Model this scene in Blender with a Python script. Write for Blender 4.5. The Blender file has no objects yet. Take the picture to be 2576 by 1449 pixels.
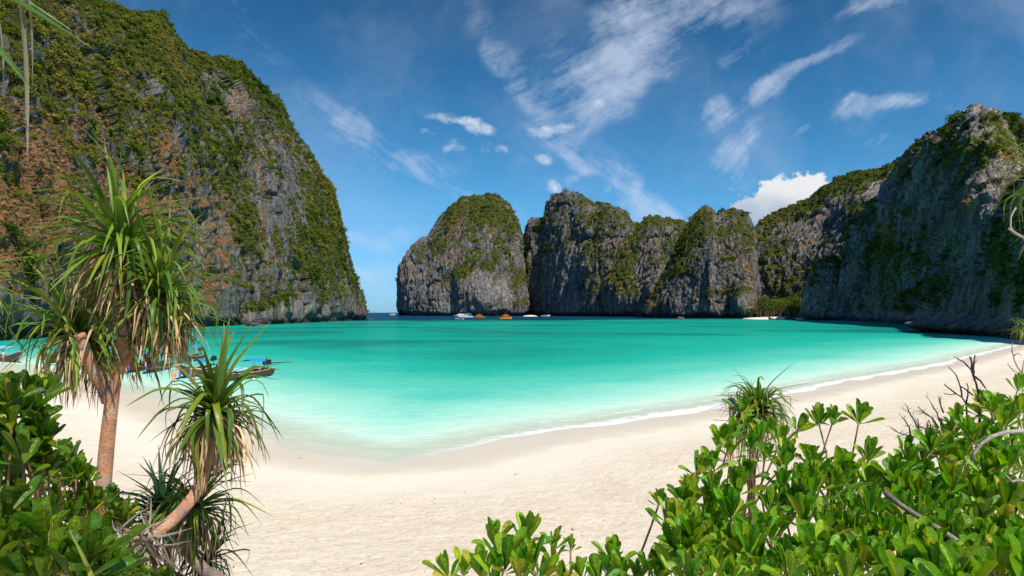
import bpy, math, random
import numpy as np
from mathutils import Vector, Matrix, Euler

# ------------------------------------------------------------------ camera, sky, sun, exposure
scene = bpy.context.scene
COL = scene.collection
CAM_H = 7.0                       # eye height above the sea
FQ, CXQ, HYQ = 1678.0, 1288.0, 786.0   # focal length, centre column and horizon row of the sketch the layout was measured on

cam_d = bpy.data.cameras.new('camera')
cam = bpy.data.objects.new('camera', cam_d)
COL.objects.link(cam)
cam_d.sensor_width = 36.0
cam_d.lens = 36.0 * FQ / 2576.0
cam_d.shift_y = (HYQ - 724.5) / 2576.0
cam_d.clip_start = 0.1
cam_d.clip_end = 30000.0
cam.location = (0, 0, CAM_H)
cam.rotation_euler = (math.radians(90), 0, 0)
scene.camera = cam

SUN = Vector((0.42, -0.53, 0.90)).normalized()      # direction towards the sun
EL = math.asin(SUN.z)
sun_d = bpy.data.lights.new('sun', 'SUN')
sun_d.energy = 4.8
sun_d.angle = math.radians(0.5)
sun_d.color = (1.0, 0.95, 0.86)
sun = bpy.data.objects.new('sun', sun_d)
COL.objects.link(sun)
sun.rotation_euler = SUN.to_track_quat('Z', 'Y').to_euler()

vs = scene.view_settings
vs.view_transform = 'Standard'
vs.look = 'None'
vs.gamma = 1.0
vs.exposure = 0.12
vs.use_curve_mapping = False


class NT:
    """small helper round a node tree"""
    def __init__(self, tree):
        self.t = tree
        self.n = tree.nodes
        self.l = tree.links

    def add(self, kind, **kw):
        nd = self.n.new(kind)
        for k, v in kw.items():
            setattr(nd, k, v)
        return nd

    def put(self, sock, v):
        if v is None:
            return
        if isinstance(v, bpy.types.NodeSocket):
            self.l.new(v, sock)
        else:
            sock.default_value = v

    def math(self, op, a, b=None, c=None, clamp=False):
        nd = self.add('ShaderNodeMath', operation=op)
        nd.use_clamp = clamp
        self.put(nd.inputs[0], a)
        self.put(nd.inputs[1], b)
        if c is not None:
            self.put(nd.inputs[2], c)
        return nd.outputs[0]

    def mix(self, f, a, b, mode='MIX'):
        nd = self.add('ShaderNodeMix', data_type='RGBA', blend_type=mode)
        nd.clamp_factor = True
        self.put(nd.inputs[0], f)
        self.put(nd.inputs[6], tuple(a) + (1,) if isinstance(a, (tuple, list)) and len(a) == 3 else a)
        self.put(nd.inputs[7], tuple(b) + (1,) if isinstance(b, (tuple, list)) and len(b) == 3 else b)
        return nd.outputs[2]

    def ramp(self, v, lo, hi, a=0.0, b=1.0, smooth=True):
        nd = self.add('ShaderNodeMapRange')
        nd.interpolation_type = 'SMOOTHSTEP' if smooth else 'LINEAR'
        nd.clamp = True
        self.put(nd.inputs[0], v)
        for i, x in enumerate((lo, hi, a, b)):
            nd.inputs[1 + i].default_value = x
        return nd.outputs[0]

    def colors(self, v, stops):
        nd = self.add('ShaderNodeValToRGB')
        self.put(nd.inputs[0], v)
        e = nd.color_ramp.elements
        while len(e) < len(stops):
            e.new(0.5)
        for i, (p, c) in enumerate(stops):
            e[i].position = p
            e[i].color = tuple(c) + (1,)
        return nd.outputs[0]

    def noise(self, vec, scale, detail=4, rough=0.55, dist=0.0, dim='3D', w=None):
        nd = self.add('ShaderNodeTexNoise', noise_dimensions=dim)
        if vec is not None:
            self.l.new(vec, nd.inputs['Vector'])
        nd.inputs['Scale'].default_value = scale
        nd.inputs['Detail'].default_value = detail
        nd.inputs['Roughness'].default_value = rough
        nd.inputs['Distortion'].default_value = dist
        return nd.outputs[0]

    def mapping(self, vec, scale=(1, 1, 1), loc=(0, 0, 0), rot=(0, 0, 0)):
        nd = self.add('ShaderNodeMapping')
        self.l.new(vec, nd.inputs[0])
        nd.inputs['Location'].default_value = loc
        nd.inputs['Rotation'].default_value = rot
        nd.inputs['Scale'].default_value = scale
        return nd.outputs[0]

    def attr(self, name, kind='GEOMETRY'):
        nd = self.add('ShaderNodeAttribute', attribute_type=kind)
        nd.attribute_name = name
        return nd

    def bump(self, h, dist, strength=1.0, normal=None):
        nd = self.add('ShaderNodeBump')
        nd.inputs['Strength'].default_value = strength
        nd.inputs['Distance'].default_value = dist
        self.l.new(h, nd.inputs['Height'])
        if normal is not None:
            self.l.new(normal, nd.inputs['Normal'])
        return nd.outputs[0]


def build_world():
    w = bpy.data.worlds.new('World')
    scene.world = w
    w.use_nodes = True
    w.cycles.sampling_method = 'MANUAL'
    w.cycles.sample_map_resolution = 256
    t = NT(w.node_tree)
    t.n.clear()
    out = t.add('ShaderNodeOutputWorld')
    bg = t.add('ShaderNodeBackground')
    t.l.new(bg.outputs[0], out.inputs[0])
    sky = t.add('ShaderNodeTexSky', sky_type='NISHITA')
    sky.sun_disc = False
    sky.sun_elevation = EL
    sky.sun_rotation = math.atan2(SUN.x, SUN.y)
    sky.altitude = 0
    sky.air_density = 1.0
    sky.dust_density = 0.2
    sky.ozone_density = 2.0
    tc = t.add('ShaderNodeTexCoord')
    sep = t.add('ShaderNodeSeparateXYZ')
    t.l.new(tc.outputs['Generated'], sep.inputs[0])
    dx, dy, dz = sep.outputs
    # the saturated blue of the day, deeper with height, over the physical sky
    deepen = t.colors(dz, [(0.0, (0.26, 0.56, 1.10)), (0.06, (0.31, 0.64, 1.02)), (0.16, (0.28, 0.71, 0.96)), (0.30, (0.18, 0.56, 0.77)), (0.48, (0.13, 0.38, 0.52)), (1.0, (0.34, 0.62, 0.95))])
    base = t.mix(1.0, sky.outputs[0], deepen, 'MULTIPLY')
    dyc = t.math('MAXIMUM', dy, 0.05)
    a = t.math('DIVIDE', dx, dyc)
    b = t.math('DIVIDE', dz, dyc)
    front = t.ramp(dy, 0.02, 0.25)
    cmb = t.add('ShaderNodeCombineXYZ')
    t.l.new(a, cmb.inputs[0])
    t.l.new(b, cmb.inputs[1])
    ab = cmb.outputs[0]

    def warp(vec, scale, amount, detail=4):
        wn = t.add('ShaderNodeTexNoise')
        wn.inputs['Scale'].default_value = scale
        wn.inputs['Detail'].default_value = detail
        wn.inputs['Roughness'].default_value = 0.55
        t.l.new(vec, wn.inputs['Vector'])
        v1 = t.add('ShaderNodeVectorMath', operation='SUBTRACT')
        t.l.new(wn.outputs['Color'], v1.inputs[0])
        v1.inputs[1].default_value = (0.5, 0.5, 0.5)
        v2 = t.add('ShaderNodeVectorMath', operation='MULTIPLY_ADD')
        t.l.new(v1.outputs[0], v2.inputs[0])
        v2.inputs[1].default_value = (amount, amount, 0.0)
        t.l.new(vec, v2.inputs[2])
        return v2.outputs[0]
    wab = warp(ab, 4.5, 0.15, 5)
    wsm = warp(ab, 16.0, 0.055, 5)

    def blob(qx, qy, rx, ry, deg, vec, power=1.0):
        m = t.add('ShaderNodeMapping', vector_type='TEXTURE')
        t.l.new(vec, m.inputs[0])
        m.inputs['Location'].default_value = ((qx - CXQ) / FQ, (HYQ - qy) / FQ, 0)
        m.inputs['Rotation'].default_value = (0, 0, math.radians(deg))
        m.inputs['Scale'].default_value = (rx / FQ, ry / FQ, 1)
        ln = t.add('ShaderNodeVectorMath', operation='LENGTH')
        t.l.new(m.outputs[0], ln.inputs[0])
        return t.ramp(ln.outputs[1], 1.0, 0.0, 0.0, power)

    def total(items, vec):
        acc = None
        for it in items:
            v = blob(*it[:5], vec, it[5])
            acc = v if acc is None else t.math('ADD', acc, v)
        return acc

    # cirrus plumes, each group with fibres along its own run (angles in degrees, up-right positive)
    veils_a = [(1620, 90, 520, 190, 22, .95), (1480, 230, 300, 130, 62, 1.0), (1510, 270, 140, 60, 62, .7), (1290, 170, 300, 60, -52, .7), (1700, 20, 460, 90, 8, .6), (1800, 150, 300, 60, 20, .4)]
    veils_b = [(900, 370, 420, 70, -32, .8), (1130, 470, 420, 70, -22, .7), (1440, 395, 240, 40, -38, 1.2), (1390, 430, 320, 110, -30, .45),
               (1600, 490, 260, 70, -42, 1.1), (1690, 540, 200, 60, -20, .9), (620, 60, 250, 60, -48, .5), (940, 680, 200, 70, -8, .7), (960, 590, 220, 40, -5, .8), (1000, 750, 200, 40, 0, .4)]
    veils_c = [(1785, 300, 90, 70, 65, 1.5), (1800, 400, 150, 70, -50, 1.1), (1850, 370, 180, 55, 50, 1.0),
               (1975, 185, 200, 42, 34, 1.4), (2100, 125, 190, 36, 6, .9), (1880, 255, 150, 30, 48, .9), (2150, 330, 500, 160, 20, .25),
               (2250, 262, 190, 36, 16, 1.1), (2010, 310, 70, 30, 35, .9), (2230, 5, 240, 44, 12, 1.1),
               (2330, 270, 140, 24, -8, .5), (2210, 370, 60, 26, 20, .6), (1590, 200, 200, 60, 10, .4)]

    def fibres(ang, seed, stretch=5.0):
        mp = t.add('ShaderNodeMapping', vector_type='TEXTURE')
        t.l.new(warp(ab, 6.0, 0.05, 3), mp.inputs[0])
        mp.inputs['Rotation'].default_value = (0, 0, math.radians(ang))
        mp.inputs['Scale'].default_value = (stretch, 1.0, 1.0)
        mp.inputs['Location'].default_value = (seed, seed * 2, 0)
        n1 = t.noise(mp.outputs[0], 30.0, 9, 0.72, 0.0)
        n2 = t.noise(wab, 9.0, 7, 0.62, 0.0)
        return t.math('ADD', t.math('MULTIPLY', n1, 0.55), t.math('MULTIPLY', n2, 0.6))

    def veil(items, fib):
        tot = total(items, wab)
        x = t.math('ADD', t.math('MULTIPLY', t.ramp(tot, 0.0, 1.7, 0.0, 1.0, False), 0.85), t.math('MULTIPLY', t.math('SUBTRACT', fib, 0.575), 6.3))
        return t.math('MULTIPLY', t.ramp(x, 0.0, 1.7, 0.0, 1.0, False), t.ramp(tot, 0.0, 0.9))

    ca = veil(veils_a, fibres(28, 3.0, 4.0))
    cb = veil(veils_b, fibres(-36, 7.0, 5.0))
    cc = veil(veils_c, fibres(40, 11.0, 4.5))
    cir = t.math('ADD', t.math('ADD', ca, cb), cc)
    thin = t.math('MULTIPLY', t.ramp(t.noise(wab, 3.0, 8, 0.62, 0.0), 0.40, 0.80), 0.34)
    cir = t.math('MULTIPLY', t.math('ADD', cir, thin), front)
    # ragged small cumulus
    small = [(1120, 292, 80, 24, -6, .9), (1185, 312, 75, 32, -24, 1.0), (1150, 362, 52, 28, 0, 1.0), (1245, 378, 75, 20, -20, .75), (1225, 330, 55, 24, -10, .7),
             (1080, 332, 40, 14, 0, .6), (1370, 330, 90, 34, 8, .85), (1362, 406, 46, 24, 0, .95), (1420, 315, 80, 22, -5, .6),
             (1395, 463, 48, 26, -10, .95), (1480, 436, 70, 30, 10, .8), (1520, 470, 60, 28, -10, .7), (1510, 240, 55, 40, 60, .55), (1838, 480, 18, 12, 0, .7)]
    puff = t.noise(wab, 20.0, 10, 0.66, 0.0)
    st = total(small, wsm)
    sm = t.ramp(t.math('ADD', t.math('MULTIPLY', st, 1.2), t.math('MULTIPLY', t.math('SUBTRACT', puff, 0.5), 5.0)), 0.1, 2.2)
    sm = t.math('MULTIPLY', sm, t.ramp(st, 0.0, 0.5))
    sm = t.math('MULTIPLY', t.math('MULTIPLY', sm, 0.78), front)
    # the one large cumulus behind the ridge
    big = [(1960, 502, 132, 76, 12, 1.25), (2008, 484, 100, 68, 0, 1.15), (1900, 530, 110, 62, 20, 1.2), (2062, 443, 52, 38, 10, .95), (1850, 530, 60, 34, 25, .8), (1935, 470, 66, 40, 0, .85), (2030, 520, 150, 80, 0, 1.2)]
    lump = t.noise(ab, 15.0, 3, 0.5)
    frag = t.noise(ab, 34.0, 9, 0.68)
    bil = t.math('ADD', t.math('MULTIPLY', t.math('SUBTRACT', lump, 0.5), 3.4), t.math('MULTIPLY', t.math('SUBTRACT', frag, 0.5), 3.4))
    bt = total(big, ab)
    bm = t.ramp(t.math('ADD', bt, bil), 0.42, 0.86)
    bm = t.math('MULTIPLY', t.math('MULTIPLY', bm, t.ramp(bt, 0.02, 0.3)), front)
    sh = t.math('ADD', t.ramp(b, (HYQ - 570) / FQ, (HYQ - 450) / FQ), t.math('MULTIPLY', t.math('SUBTRACT', t.noise(ab, 13.0, 8, 0.62), 0.5), 1.6))
    bcol = t.mix(t.ramp(sh, 0.05, 1.15), (3.5, 4.2, 5.1), (6.8, 6.8, 6.95))
    col = t.mix(t.math('MINIMUM', t.math('MULTIPLY', cir, 0.72), 0.62), base, (5.0, 5.7, 7.0))
    col = t.mix(sm, col, (6.0, 6.5, 7.3))
    col = t.mix(bm, col, bcol)
    t.l.new(col, bg.inputs[0])
    bg.inputs[1].default_value = 0.118


build_world()

# ------------------------------------------------------------------ helpers
random.seed(4)
rng = np.random.default_rng(11)


def Q(x, y, d):
    """a point seen at column x, row y of the sketch, d metres ahead"""
    return Vector(((x - CXQ) / FQ * d, d, CAM_H + (HYQ - y) / FQ * d))


def on_level(x, y, z=0.0):
    """the point of level z seen at column x, row y"""
    d = (CAM_H - z) * FQ / (y - HYQ)
    return Vector(((x - CXQ) / FQ * d, d, z))


def tag(o, label=None, cat=None, group=None, kind=None):
    if label: o['label'] = label
    if cat: o['category'] = cat
    if group: o['group'] = group
    if kind: o['kind'] = kind
    return o


def hash3(ix, iy, iz, seed):
    h = (ix.astype(np.int64) * 73856093) ^ (iy.astype(np.int64) * 19349663) ^ (iz.astype(np.int64) * 83492791) ^ (seed * 2654435761 & 0xffffffff)
    h = (h ^ (h >> 13)) * 1274126177 & 0xffffffff
    h = (h ^ (h >> 16)) * 2246822519 & 0xffffffff
    return ((h ^ (h >> 15)) & 0xffff) / 32767.5 - 1.0


def vnoise(p, seed=0):
    f = np.floor(p)
    r = p - f
    r = r * r * r * (r * (r * 6 - 15) + 10)
    i = f.astype(np.int64)
    out = 0
    for a in (0, 1):
        wa = r[..., 0] if a else 1 - r[..., 0]
        for b in (0, 1):
            wb = r[..., 1] if b else 1 - r[..., 1]
            for c in (0, 1):
                wc = r[..., 2] if c else 1 - r[..., 2]
                out = out + wa * wb * wc * hash3(i[..., 0] + a, i[..., 1] + b, i[..., 2] + c, seed)
    return out


def fbm(p, oct=4, seed=0, gain=0.5, ridged=False):
    s, amp, tot = 0, 1.0, 0.0
    q = p.copy()
    for k in range(oct):
        n = vnoise(q, seed + k * 17)
        if ridged:
            n = 1 - 2 * np.abs(n)
        s = s + amp * n
        tot += amp
        amp *= gain
        q = q * 2.03 + 11.3
    return s / tot


def sstep(x, a, b):
    t = np.clip((x - a) / (b - a), 0, 1)
    return t * t * (3 - 2 * t)


def grid_mesh(name, P, attrs=None, smooth=True):
    """P: (nv, nu, 3) -> quad mesh"""
    nv, nu = P.shape[:2]
    me = bpy.data.meshes.new(name)
    idx = np.arange(nv * nu).reshape(nv, nu)
    f = np.stack([idx[:-1, :-1], idx[:-1, 1:], idx[1:, 1:], idx[1:, :-1]], -1).reshape(-1, 4)
    me.vertices.add(nv * nu)
    me.vertices.foreach_set('co', P.reshape(-1).astype(np.float32))
    me.loops.add(len(f) * 4)
    me.loops.foreach_set('vertex_index', f.reshape(-1).astype(np.int32))
    me.polygons.add(len(f))
    me.polygons.foreach_set('loop_start', (np.arange(len(f)) * 4).astype(np.int32))
    me.polygons.foreach_set('use_smooth', np.full(len(f), smooth))
    for k, v in (attrs or {}).items():
        at = me.attributes.new(k, 'FLOAT', 'POINT')
        at.data.foreach_set('value', v.reshape(-1).astype(np.float32))
    me.update(calc_edges=True)
    me.validate()
    return me


class MB:
    """collects vertices and faces, then links them as one mesh object"""
    def __init__(self):
        self.v, self.f = [], []

    def quadgrid(self, rows, closed=False):
        o = len(self.v)
        n = len(rows[0])
        for r in rows:
            self.v += [tuple(p) for p in r]
        for i in range(len(rows) - 1):
            for j in range(n if closed else n - 1):
                k = (j + 1) % n
                self.f.append((o + i * n + j, o + i * n + k, o + (i + 1) * n + k, o + (i + 1) * n + j))

    def box(self, c, s, rot=None, taper=1.0):
        o = len(self.v)
        for z in (-.5, .5):
            k = taper if z > 0 else 1.0
            for x, y in ((-.5, -.5), (.5, -.5), (.5, .5), (-.5, .5)):
                p = Vector((x * s[0] * k, y * s[1] * k, z * s[2]))
                if rot is not None:
                    p = rot @ p
                self.v.append(tuple(Vector(c) + p))
        for q in ((3, 2, 1, 0), (4, 5, 6, 7), (0, 1, 5, 4), (1, 2, 6, 5), (2, 3, 7, 6), (3, 0, 4, 7)):
            self.f.append(tuple(o + i for i in q))

    def tube(self, pts, radii, n=6, cap=True, squash=1.0):
        pts = [Vector(p) for p in pts]
        if not hasattr(radii, '__len__'):
            radii = [radii] * len(pts)
        o = len(self.v)
        up = Vector((0, 0, 1))
        ref = None
        for i, p in enumerate(pts):
            d = (pts[min(i + 1, len(pts) - 1)] - pts[max(i - 1, 0)])
            d = d.normalized() if d.length > 1e-9 else up
            if ref is None:
                ref = d.cross(Vector((0.3, 0.9, 0.1))).normalized()
            ref = (ref - d * ref.dot(d)).normalized()
            b = d.cross(ref)
            for k in range(n):
                a = 2 * math.pi * k / n
                self.v.append(tuple(p + (ref * math.cos(a) + b * math.sin(a) * squash) * radii[i]))
        for i in range(len(pts) - 1):
            for k in range(n):
                k2 = (k + 1) % n
                self.f.append((o + i * n + k, o + i * n + k2, o + (i + 1) * n + k2, o + (i + 1) * n + k))
        if cap:
            self.f.append(tuple(o + k for k in reversed(range(n))))
            self.f.append(tuple(o + (len(pts) - 1) * n + k for k in range(n)))

    def mesh(self, name, mat=None, smooth=False):
        me = bpy.data.meshes.new(name)
        me.from_pydata(self.v, [], self.f)
        if mat: me.materials.append(mat)
        if smooth:
            me.polygons.foreach_set('use_smooth', [True] * len(me.polygons))
        me.update()
        return me

    def build(self, name, mat=None, parent=None, smooth=False):
        o = bpy.data.objects.new(name, self.mesh(name, mat, smooth))
        COL.objects.link(o)
        if parent: o.parent = parent
        return o


def empty(name, loc=(0, 0, 0), rz=0.0):
    o = bpy.data.objects.new(name, None)
    COL.objects.link(o)
    o.location = loc
    o.rotation_euler = (0, 0, rz)
    o.empty_display_size = 0.2
    return o


def new_mat(name):
    m = bpy.data.materials.new(name)
    m.use_nodes = True
    t = NT(m.node_tree)
    t.n.clear()
    out = t.add('ShaderNodeOutputMaterial')
    return m, t, out


def simple_mat(name, color, rough=0.6, noise=0.25, scale=8.0, metal=0.0, spec=0.5):
    m, t, out = new_mat(name)
    p = t.add('ShaderNodeBsdfPrincipled')
    tc = t.add('ShaderNodeTexCoord')
    n = t.noise(tc.outputs['Object'], scale, 5, 0.6)
    c = t.mix(t.ramp(n, 0.3, 0.7), tuple(x * (1 - noise) for x in color), tuple(min(1, x * (1 + noise)) for x in color))
    t.l.new(c, p.inputs['Base Color'])
    p.inputs['Roughness'].default_value = rough
    p.inputs['Metallic'].default_value = metal
    p.inputs['Specular IOR Level'].default_value = spec
    t.l.new(p.outputs[0], out.inputs[0])
    return m


# ------------------------------------------------------------------ shore line and ground
SHORE_Q = [(-3600, 899), (-2000, 902), (-900, 903), (-250, 908), (0, 923), (45, 936), (97, 947), (200, 965), (300, 985), (400, 1012), (500, 1048), (600, 1085), (720, 1126),
           (850, 1146), (980, 1160), (1100, 1150), (1200, 1126), (1290, 1105), (1400, 1087), (1500, 1073), (1620, 1054), (1750, 1036),
           (1900, 1009), (2010, 986), (2150, 957), (2300, 931), (2390, 914), (2450, 897), (2520, 880), (2576, 866), (2680, 858), (2900, 852), (3400, 850), (6000, 848)]
SH = np.array([on_level(x, y)[:2] for x, y in SHORE_Q])


def shore_dist(x, y):
    """metres to the water's edge, positive on land"""
    d2 = np.full(x.shape, 1e12)
    for (x0, y0), (x1, y1) in zip(SH[:-1], SH[1:]):
        vx, vy = x1 - x0, y1 - y0
        t = np.clip(((x - x0) * vx + (y - y0) * vy) / (vx * vx + vy * vy), 0, 1)
        d2 = np.minimum(d2, (x - x0 - t * vx) ** 2 + (y - y0 - t * vy) ** 2)
    qx = CXQ + FQ * x / np.maximum(y, 0.5)
    ys = np.interp(qx, [CXQ + FQ * a / b for a, b in SH], [b for a, b in SH])
    return np.sqrt(d2) * np.where((y < ys) | (y < 2), 1, -1)


def ground_z(x, y, s=None):
    x = np.asarray(x, float); y = np.asarray(y, float)
    if s is None:
        s = shore_dist(x, y)
    land = 0.95 * (1 - np.exp(-np.maximum(s, 0) / 14.0))
    sea = -9.0 * (1 - np.exp(-np.maximum(-s, 0) / 150.0))
    dune = 4.2 * (1 - sstep(y, 2.5, 13.0))
    p = np.stack([x, y, np.zeros_like(x)], -1)
    und = (0.06 * vnoise(p * 0.25, 3) + 0.03 * vnoise(p * 0.8, 5)) * sstep(s, 1, 6)
    und = und + 0.035 * vnoise(p * np.array([.35, .35, 1]), 9) * sstep(np.abs(s), 6, 0)
    return np.where(s > 0, land, sea) + dune + und


def gz(x, y):
    return float(ground_z(np.array([x]), np.array([y]))[0])


def build_ground():
    Y = np.concatenate([np.linspace(-60, 2, 30), np.geomspace(2.5, 30, 130), np.geomspace(30.5, 260, 230), np.geomspace(270, 14000, 60)])
    A = np.concatenate([np.linspace(-6, -1.2, 30), np.linspace(-1.15, 1.15, 420), np.linspace(1.2, 6, 30)])
    yy, aa = np.meshgrid(Y, A, indexing='ij')
    xx = aa * (np.maximum(yy, 0) + 14.0)
    s = shore_dist(xx, yy)
    z = ground_z(xx, yy, s)
    me = grid_mesh('sand_beach', np.stack([xx, yy, z], -1), {'shore': s})
    m, t, out = new_mat('beach_sand')
    p = t.add('ShaderNodeBsdfPrincipled')
    geo = t.add('ShaderNodeNewGeometry')
    pos = geo.outputs['Position']
    s_ = t.attr('shore').outputs['Fac']
    s_ = t.math('ADD', s_, t.math('MULTIPLY', t.math('SUBTRACT', t.noise(pos, 0.35, 4, 0.55), 0.5), 3.0))
    big = t.noise(pos, 0.16, 4, 0.6)
    fine = t.noise(pos, 7.0, 6, 0.7)
    dry = t.mix(t.ramp(big, 0.3, 0.7), (0.76, 0.655, 0.50), (0.82, 0.72, 0.56))
    dry = t.mix(t.ramp(fine, 0.35, 0.8, 0.0, 0.35), dry, (0.60, 0.48, 0.35))
    dry = t.mix(t.ramp(t.noise(t.mapping(pos, (.8, 1.6, 1)), 1.0, 7, 0.72), 0.46, 0.70, 0.0, 0.55), dry, (0.66, 0.50, 0.34))
    # short brown scraps of leaf and coral washed into the sand
    wv = t.add('ShaderNodeVectorMath', operation='ADD')
    t.l.new(pos, wv.inputs[0])
    nn = t.add('ShaderNodeTexNoise')
    nn.inputs['Scale'].default_value = 1.7
    t.l.new(pos, nn.inputs['Vector'])
    t.l.new(nn.outputs['Color'], wv.inputs[1])
    fl = t.noise(t.mapping(wv.outputs[0], (3.2, 9.0, 3.0)), 1.6, 6, 0.66, 0.9)
    fl2 = t.noise(t.mapping(pos, (1.0, 1.0, 1.0)), 0.6, 5, 0.6)
    fm = t.math('MULTIPLY', t.ramp(fl, 0.55, 0.66), t.ramp(fl2, 0.34, 0.64, 0.15, 1.0))
    rough_zone = t.ramp(s_, 5.0, 10.0)
    dry = t.mix(t.math('MULTIPLY', t.math('MULTIPLY', fm, rough_zone), 0.85), dry, (0.42, 0.27, 0.15))
    smooth_c = (0.79, 0.71, 0.575)
    c = t.mix(rough_zone, smooth_c, dry)
    wet = t.ramp(s_, 4.6, 3.3)
    c = t.mix(wet, c, (0.71, 0.62, 0.485))
    t.l.new(c, p.inputs['Base Color'])
    t.l.new(t.ramp(s_, 4.6, 2.0, 0.9, 0.42), p.inputs['Roughness'])
    p.inputs['Specular IOR Level'].default_value = 0.25
    h = t.math('ADD', t.math('MULTIPLY', t.noise(pos, 1.9, 5, 0.62), 1.0), t.math('MULTIPLY', fl, 0.35))
    vd = t.add('ShaderNodeTexVoronoi', feature='SMOOTH_F1')
    vd.inputs['Scale'].default_value = 1.0
    vd.inputs['Smoothness'].default_value = 0.4
    t.l.new(t.mapping(wv.outputs[0], (1.5, 2.2, 1.0)), vd.inputs['Vector'])
    h = t.math('ADD', h, t.math('MULTIPLY', t.ramp(vd.outputs[0], 0.0, 0.38), 0.22))
    h = t.math('MULTIPLY', h, t.ramp(s_, 3.5, 11.0, 0.06, 1.0))
    t.l.new(t.bump(h, 0.13, 0.9), p.inputs['Normal'])
    t.l.new(p.outputs[0], out.inputs[0])
    me.materials.append(m)
    o = bpy.data.objects.new('beach', me)
    COL.objects.link(o)
    tag(o, 'pale sand beach curving round the bay and running under the water', kind='structure')
    return o


def build_water():
    Y = np.concatenate([np.linspace(20, 60, 80), np.geomspace(60.5, 400, 150), np.geomspace(410, 2500, 60), np.geomspace(2700, 26000, 12)])
    A = np.concatenate([np.linspace(-6, -1.2, 20), np.linspace(-1.15, 1.15, 260), np.linspace(1.2, 6, 20)])
    yy, aa = np.meshgrid(Y, A, indexing='ij')
    xx = aa * yy
    s = shore_dist(xx, yy)
    me = grid_mesh('sea', np.stack([xx, yy, np.zeros_like(xx)], -1), {'shore': -s})
    m, t, out = new_mat('sea_water')
    geo = t.add('ShaderNodeNewGeometry')
    pos = geo.outputs['Position']
    sep = t.add('ShaderNodeSeparateXYZ')
    t.l.new(pos, sep.inputs[0])
    d = t.attr('shore').outputs['Fac']
    n_big = t.noise(t.mapping(pos, (0.009, 0.013, 1)), 1.0, 6, 0.62, 0.5)
    n_med = t.noise(t.mapping(pos, (0.035, 0.085, 1)), 1.0, 6, 0.66, 0.4)
    dd = t.math('ADD', d, t.math('MULTIPLY', t.math('SUBTRACT', n_med, 0.5), t.math('MINIMUM', t.math('MULTIPLY', d, 0.9), 28.0)))
    col = t.colors(t.math('DIVIDE', dd, 150.0),
                   [(0.0, (0.84, 0.81, 0.64)), (0.025, (0.70, 0.83, 0.67)), (0.06, (0.40, 0.77, 0.61)), (0.12, (0.11, 0.58, 0.44)), (0.24, (0.012, 0.43, 0.31)), (0.6, (0.001, 0.335, 0.235)), (1.0, (0.001, 0.31, 0.215))])
    dark = t.ramp(n_big, 0.46, 0.60)
    col = t.mix(t.math('MULTIPLY', t.math('MULTIPLY', dark, t.ramp(d, 25, 75)), 0.85), col, (0.003, 0.165, 0.150))
    dk2 = t.ramp(n_med, 0.55, 0.75)
    col = t.mix(t.math('MULTIPLY', t.math('MULTIPLY', dk2, t.ramp(d, 30, 80)), 0.6), col, (0.003, 0.20, 0.17))
    # the sill at the mouth of the bay, where it drops to deep water
    edge = t.math('ADD', sep.outputs[1], t.math('MULTIPLY', t.math('SUBTRACT', n_big, 0.5), 260.0))
    edge = t.math('ADD', edge, t.math('MULTIPLY', sep.outputs[0], -0.55))
    deep = t.ramp(edge, 560.0, 640.0)
    col = t.mix(deep, col, (0.004, 0.050, 0.095))
    tex = t.noise(t.mapping(pos, (0.5, 1.1, 1)), 1.0, 7, 0.72, 0.3)
    col = t.mix(t.ramp(tex, 0.3, 0.66, 0.0, 0.5), col, t.mix(1.0, col, (0.62, 0.80, 0.84), 'MULTIPLY'))  # dark sides of wavelets painted into the water colour
    wl = t.noise(t.mapping(pos, (1.1, 3.2, 1)), 1.0, 6, 0.7, 0.4)
    col = t.mix(t.math('MULTIPLY', t.ramp(wl, 0.50, 0.72, 0.0, 0.20), t.math('SUBTRACT', 1.0, deep)), col, (0.35, 0.74, 0.60))  # pale ripple glints painted into the colour, none over deep water
    # foam
    fn = t.noise(t.mapping(pos, (0.9, 1.4, 1)), 1.2, 7, 0.72, 0.6)
    fn2 = t.noise(pos, 0.13, 3, 0.5)
    xr = t.ramp(sep.outputs[0], -6.0, 2.0, 0.1, 1.0)
    near = t.ramp(t.math('ADD', d, t.math('MULTIPLY', t.math('SUBTRACT', fn2, 0.5), 1.2)), 3.0, 0.2)
    foam = t.ramp(t.math('ADD', t.math('MULTIPLY', near, 0.9), t.math('MULTIPLY', t.math('SUBTRACT', fn, 0.5), 1.5)), 0.40, 0.95)
    second = t.math('MULTIPLY', t.ramp(t.math('ABSOLUTE', t.math('SUBTRACT', t.math('ADD', d, t.math('MULTIPLY', fn2, 3.0)), 4.4)), 0.5, 0.0), t.ramp(fn, 0.46, 0.62, 0.0, 0.7))
    foam = t.math('MAXIMUM', foam, second)
    foam = t.math('MULTIPLY', foam, xr)
    foam = t.math('MULTIPLY', foam, t.ramp(d, 6, 2.0))
    dif = t.add('ShaderNodeBsdfDiffuse')
    t.l.new(col, dif.inputs[0])
    tr = t.add('ShaderNodeBsdfTransparent')
    tr.inputs[0].default_value = (0.93, 1.0, 0.965, 1)
    mix1 = t.add('ShaderNodeMixShader')
    t.l.new(t.ramp(dd, 0.0, 5.0, 0.40, 1.0, False), mix1.inputs[0])
    t.l.new(tr.outputs[0], mix1.inputs[1])
    t.l.new(dif.outputs[0], mix1.inputs[2])
    w1 = t.noise(t.mapping(pos, (0.9, 1.5, 1)), 1.0, 6, 0.6, 0.3)
    w2 = t.noise(t.mapping(pos, (0.12, 0.3, 1)), 1.0, 4, 0.6)
    h = t.math('ADD', w1, t.math('MULTIPLY', w2, 1.2))
    bn = t.bump(h, 0.34, 1.0)
    gl = t.add('ShaderNodeBsdfGlossy')
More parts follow.
